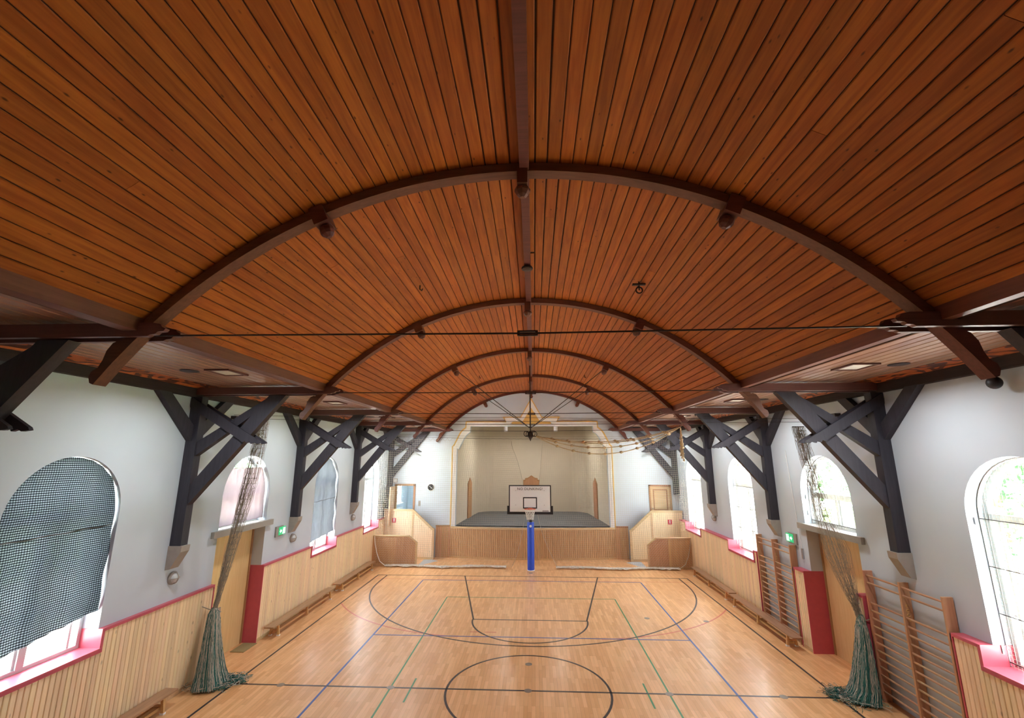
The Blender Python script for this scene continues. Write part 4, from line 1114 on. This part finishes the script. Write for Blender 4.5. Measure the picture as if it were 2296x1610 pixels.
# bulkhead lamps below the corbels
for s, y, z, lb in ((-1, -1.08, 2.46, 'below the corbel beside the gingham window'), (-1, 3.83, 2.47, 'below the corbel near the left exit sign'), (-1, 8.75, 2.50, 'below the last left corbel before the stage'), (1, 8.70, 2.58, 'below the last right corbel before the stage')):
    t = thing('bulkhead_lamp', (s * WX, y, z), 'round grey bulkhead wall lamp ' + lb, 'lamp', 'round bulkhead wall lamps')
    f = -s
    MB().lathe([(.135, 0), (.135, f * .03), (.12, f * .05), (.10, f * .055)], (s * WX, y, z), 20, 'x').build('base', M['stone'], t)
    MB().lathe([(.10, f * .05), (.092, f * .09), (.06, f * .12), (.01, f * .13)], (s * WX, y, z), 18, 'x').build('globe', M['lampglass'], t, smooth=True)
    MB().tube([(s * WX + f * (.05 + .095 * math.sin(PI * i / 10)), y, z + .115 * math.cos(PI * i / 10)) for i in range(11)], .008, 6).build('guard', M['stone'], t)
    MB().tube([(s * WX + f * (.05 + .095 * math.sin(PI * i / 10)), y + .115 * math.cos(PI * i / 10), z) for i in range(11)], .008, 6).build('guard', M['stone'], t)
# exit signs
def exit_sign(s, y, z, label):
    t = thing('exit_sign', (s * (WX - .03), y, z), label, 'sign')
    f = -s; xf = s * (WX - .062)
    MB().box(*sorted((s * (WX - .001), s * (WX - .05))), y - .30, y + .10, z - .15, z + .15).build('housing', M['shelf'] , t)
    MB().box(*sorted((s * (WX - .05), xf)), y - .17, y + .20, z - .11, z + .12).build('panel', M['greensign'], t)
    q = lambda pts: MB().prism([(y + f * -a * s * -1 if False else y + a, z + b) for a, b in pts], 'x', *sorted((xf, xf + f * .004)))
    q([(.10, -.09), (.17, -.09), (.17, .09), (.10, .09)]).build('door_symbol', M['signwhite'], t)
    q([(-.13, .0), (-.07, .06), (-.07, .025), (-.01, .025), (-.01, -.025), (-.07, -.025), (-.07, -.06)]).build('arrow', M['signwhite'], t)
    q([(.02, -.09), (.05, -.02), (.03, .04), (.07, .05), (.09, 0), (.07, -.03), (.09, -.09), (.07, -.09), (.055, -.04), (.04, -.09)]).build('figure', M['signwhite'], t)
    MB().lathe([(.018, 0), (.018, f * .004)], (xf, y + .055, z + .075), 10, 'x').build('head', M['signwhite'], t)
exit_sign(-1, 3.08, 2.80, 'green emergency exit sign left of the door, left wall')
exit_sign(1, 3.02, 2.72, 'green emergency exit sign above the far wall bars, right wall')
# clock, speaker, switch on the stage wall
t = thing('wall_clock', (-5.30, YB, 3.47), 'round black wall clock left of the stage opening', 'clock')
MB().lathe([(.185, 0), (.185, -.04), (.165, -.05), (.16, -.02)], (-5.30, YB, 3.47), 24, 'y').build('rim', M['white'], t)
MB().lathe([(.16, -.02), (.16, -.043)], (-5.30, YB, 3.47), 24, 'y').build('dial', M['black'], t)
MB().bar((-5.30, YB - .047, 3.47), (-5.22, YB - .047, 3.40), .004, .02).build('hour_hand', M['white'], t)
MB().bar((-5.30, YB - .047, 3.47), (-5.40, YB - .047, 3.56), .004, .014).build('minute_hand', M['white'], t)
t = thing('wall_speaker', (-7.22, YB, 3.80), 'small square grey loudspeaker above the open door', 'speaker')
MB().box(-7.33, -7.11, YB - .06, YB, 3.70, 3.91).build('case', M['stone'], t)
MB().box(-7.30, -7.14, YB - .065, YB - .06, 3.73, 3.88).build('grille', M['lampglass'], t)
t = thing('light_switch', (-5.88, YB, 2.66), 'small pale switch panel between open door and clock', 'switch')
MB().box(-5.94, -5.82, YB - .02, YB, 2.52, 2.78).build('plate', M['stone'], t); MB().box(-5.91, -5.85, YB - .03, YB - .02, 2.60, 2.68).build('rocker', M['shelf'], t)
# ball lamp under the right cornice, ridge bell, pulley and hooks in the vault
t = thing('ball_lamp', (7.42, -3.85, 6.34), 'black ball fitting hanging below the right cornice', 'lamp')
MB().tube([(7.42, -3.85, 6.34), (7.42, -3.85, 6.22)], .02, 6).build('stem', M['black'], t); MB().sphere((7.42, -3.85, 6.13), .10, 14, 10).build('ball', M['black'], t, smooth=True)
t = thing('ridge_disc', (XC + .02, -3.30, 8.5), 'round iron disc hanging under the ridge beam', 'disc')
MB().lathe([(.10, 0), (.11, -.02), (.10, -.04), (.03, -.05)], (XC + .02, -3.30, 8.47), 18).build('disc', M['iron'], t); MB().tube([(XC + .02, -3.30, 8.5), (XC + .02, -3.30, 8.46)], .025, 8).build('stem', M['iron'], t)
t = thing('ceiling_pulley', (2.2, -3.06, 8.23), 'small iron pulley hanging from the vault right of the ridge', 'pulley')
MB().box(2.08, 2.32, -3.09, -3.03, 8.17, 8.20).build('bracket', M['iron'], t)
MB().tube([(2.2 + .06 * math.cos(a), -3.06, 8.07 + .06 * math.sin(a)) for a in [2 * PI * j / 18 for j in range(18)]], .014, 6, closed=True).build('wheel', M['iron'], t)
MB().bar((2.2, -3.06, 8.25), (2.2, -3.06, 8.07), .02, .02).build('hanger', M['iron'], t)
for x, y, lb in ((-2.0, -3.03, 'small iron hook in the vault left of the ridge disc'), (-2.0, 6.8, 'small iron hook in the far vault, left of the hub rod'), (2.24, 6.68, 'small iron hook in the far vault, right of the hub rod')):
    zt = ZC + math.sqrt(6.28 ** 2 - (x - XC) ** 2)
    MB().tube([(x, y, zt), (x, y, zt - .08), (x + .04, y, zt - .11), (x + .05, y, zt - .07)], .014, 6).build('ceiling_hook', M['iron'], label=lb, cat='hook')
MB().box(-7.84, -7.47, 1.63, 2.22, .0005, .016).build('door_mat', M['mat'], label='small brown coir mat before the left double door', cat='mat')
# wall fixture by the right door
t = thing('cord_cleat', (7.60, 2.58, 2.35), 'thin grey cleat with cord on the right wall above the dado stub', 'cleat')
MB().box(7.585, 7.62, 2.5, 2.56, 2.25, 2.52).build('cleat', M['steel'], t); MB().tube([(7.60, 2.53, 2.5), (7.60, 2.75, 5.2)], .006, 5).build('cord', M['white'], t)

# ------------------------------------------------------------------ outside
MB().box(-60, 60, -50, 60, -.9, -.7).build('ground', M['gravel'], kind='structure', label='pale gravel yard outside the windows')
for x0, x1 in ((-55, -24), (26, 55)):
    MB().box(x0, x1, -45, 45, -.7, -.66).build('lawn', M['grass'], kind='structure', label='grass beyond the yard on the %s side' % ('left' if x0 < 0 else 'right'))
def tree(x, y, h, r, label):
    t = thing('tree', (x, y, -.66), label, 'tree', 'trees outside the windows'); rnd = random.Random(int(x * 7 + y * 3))
    MB().tube([(x, y, -.66), (x + .1, y, h * .35), (x, y + .1, h * .6)], [.22, .17, .08], 8).build('trunk', M['bark'], t)
    mb = MB()
    for k in range(1500):
        d = V(rnd.gauss(0, 1), rnd.gauss(0, 1), rnd.gauss(0, 1)).normalized(); rr = r * (.55 + .5 * rnd.random()) * (1 + .2 * math.sin(5 * d.x + 3 * d.z))
        p = V(x, y, h * .55) + V(d.x * rr, d.y * rr, d.z * rr * .9)
        a = V(rnd.gauss(0, 1), rnd.gauss(0, 1), rnd.gauss(0, 1)).normalized() * .22; b = a.cross(d).normalized() * .16
        mb.add([p - a, p + b, p + a, p - b], [(0, 1, 2, 3)])
    mb.build('crown', M['leaf'], t, kind='stuff')
tree(21, 11.0, 7.0, 3.4, 'leafy tree outside the nearest right window')
tree(22, 23.5, 8.5, 4.0, 'leafy tree outside, beyond the right door window')
tree(-22, 23.0, 11.0, 4.5, 'leafy tree outside the left wall, seen in the door window')
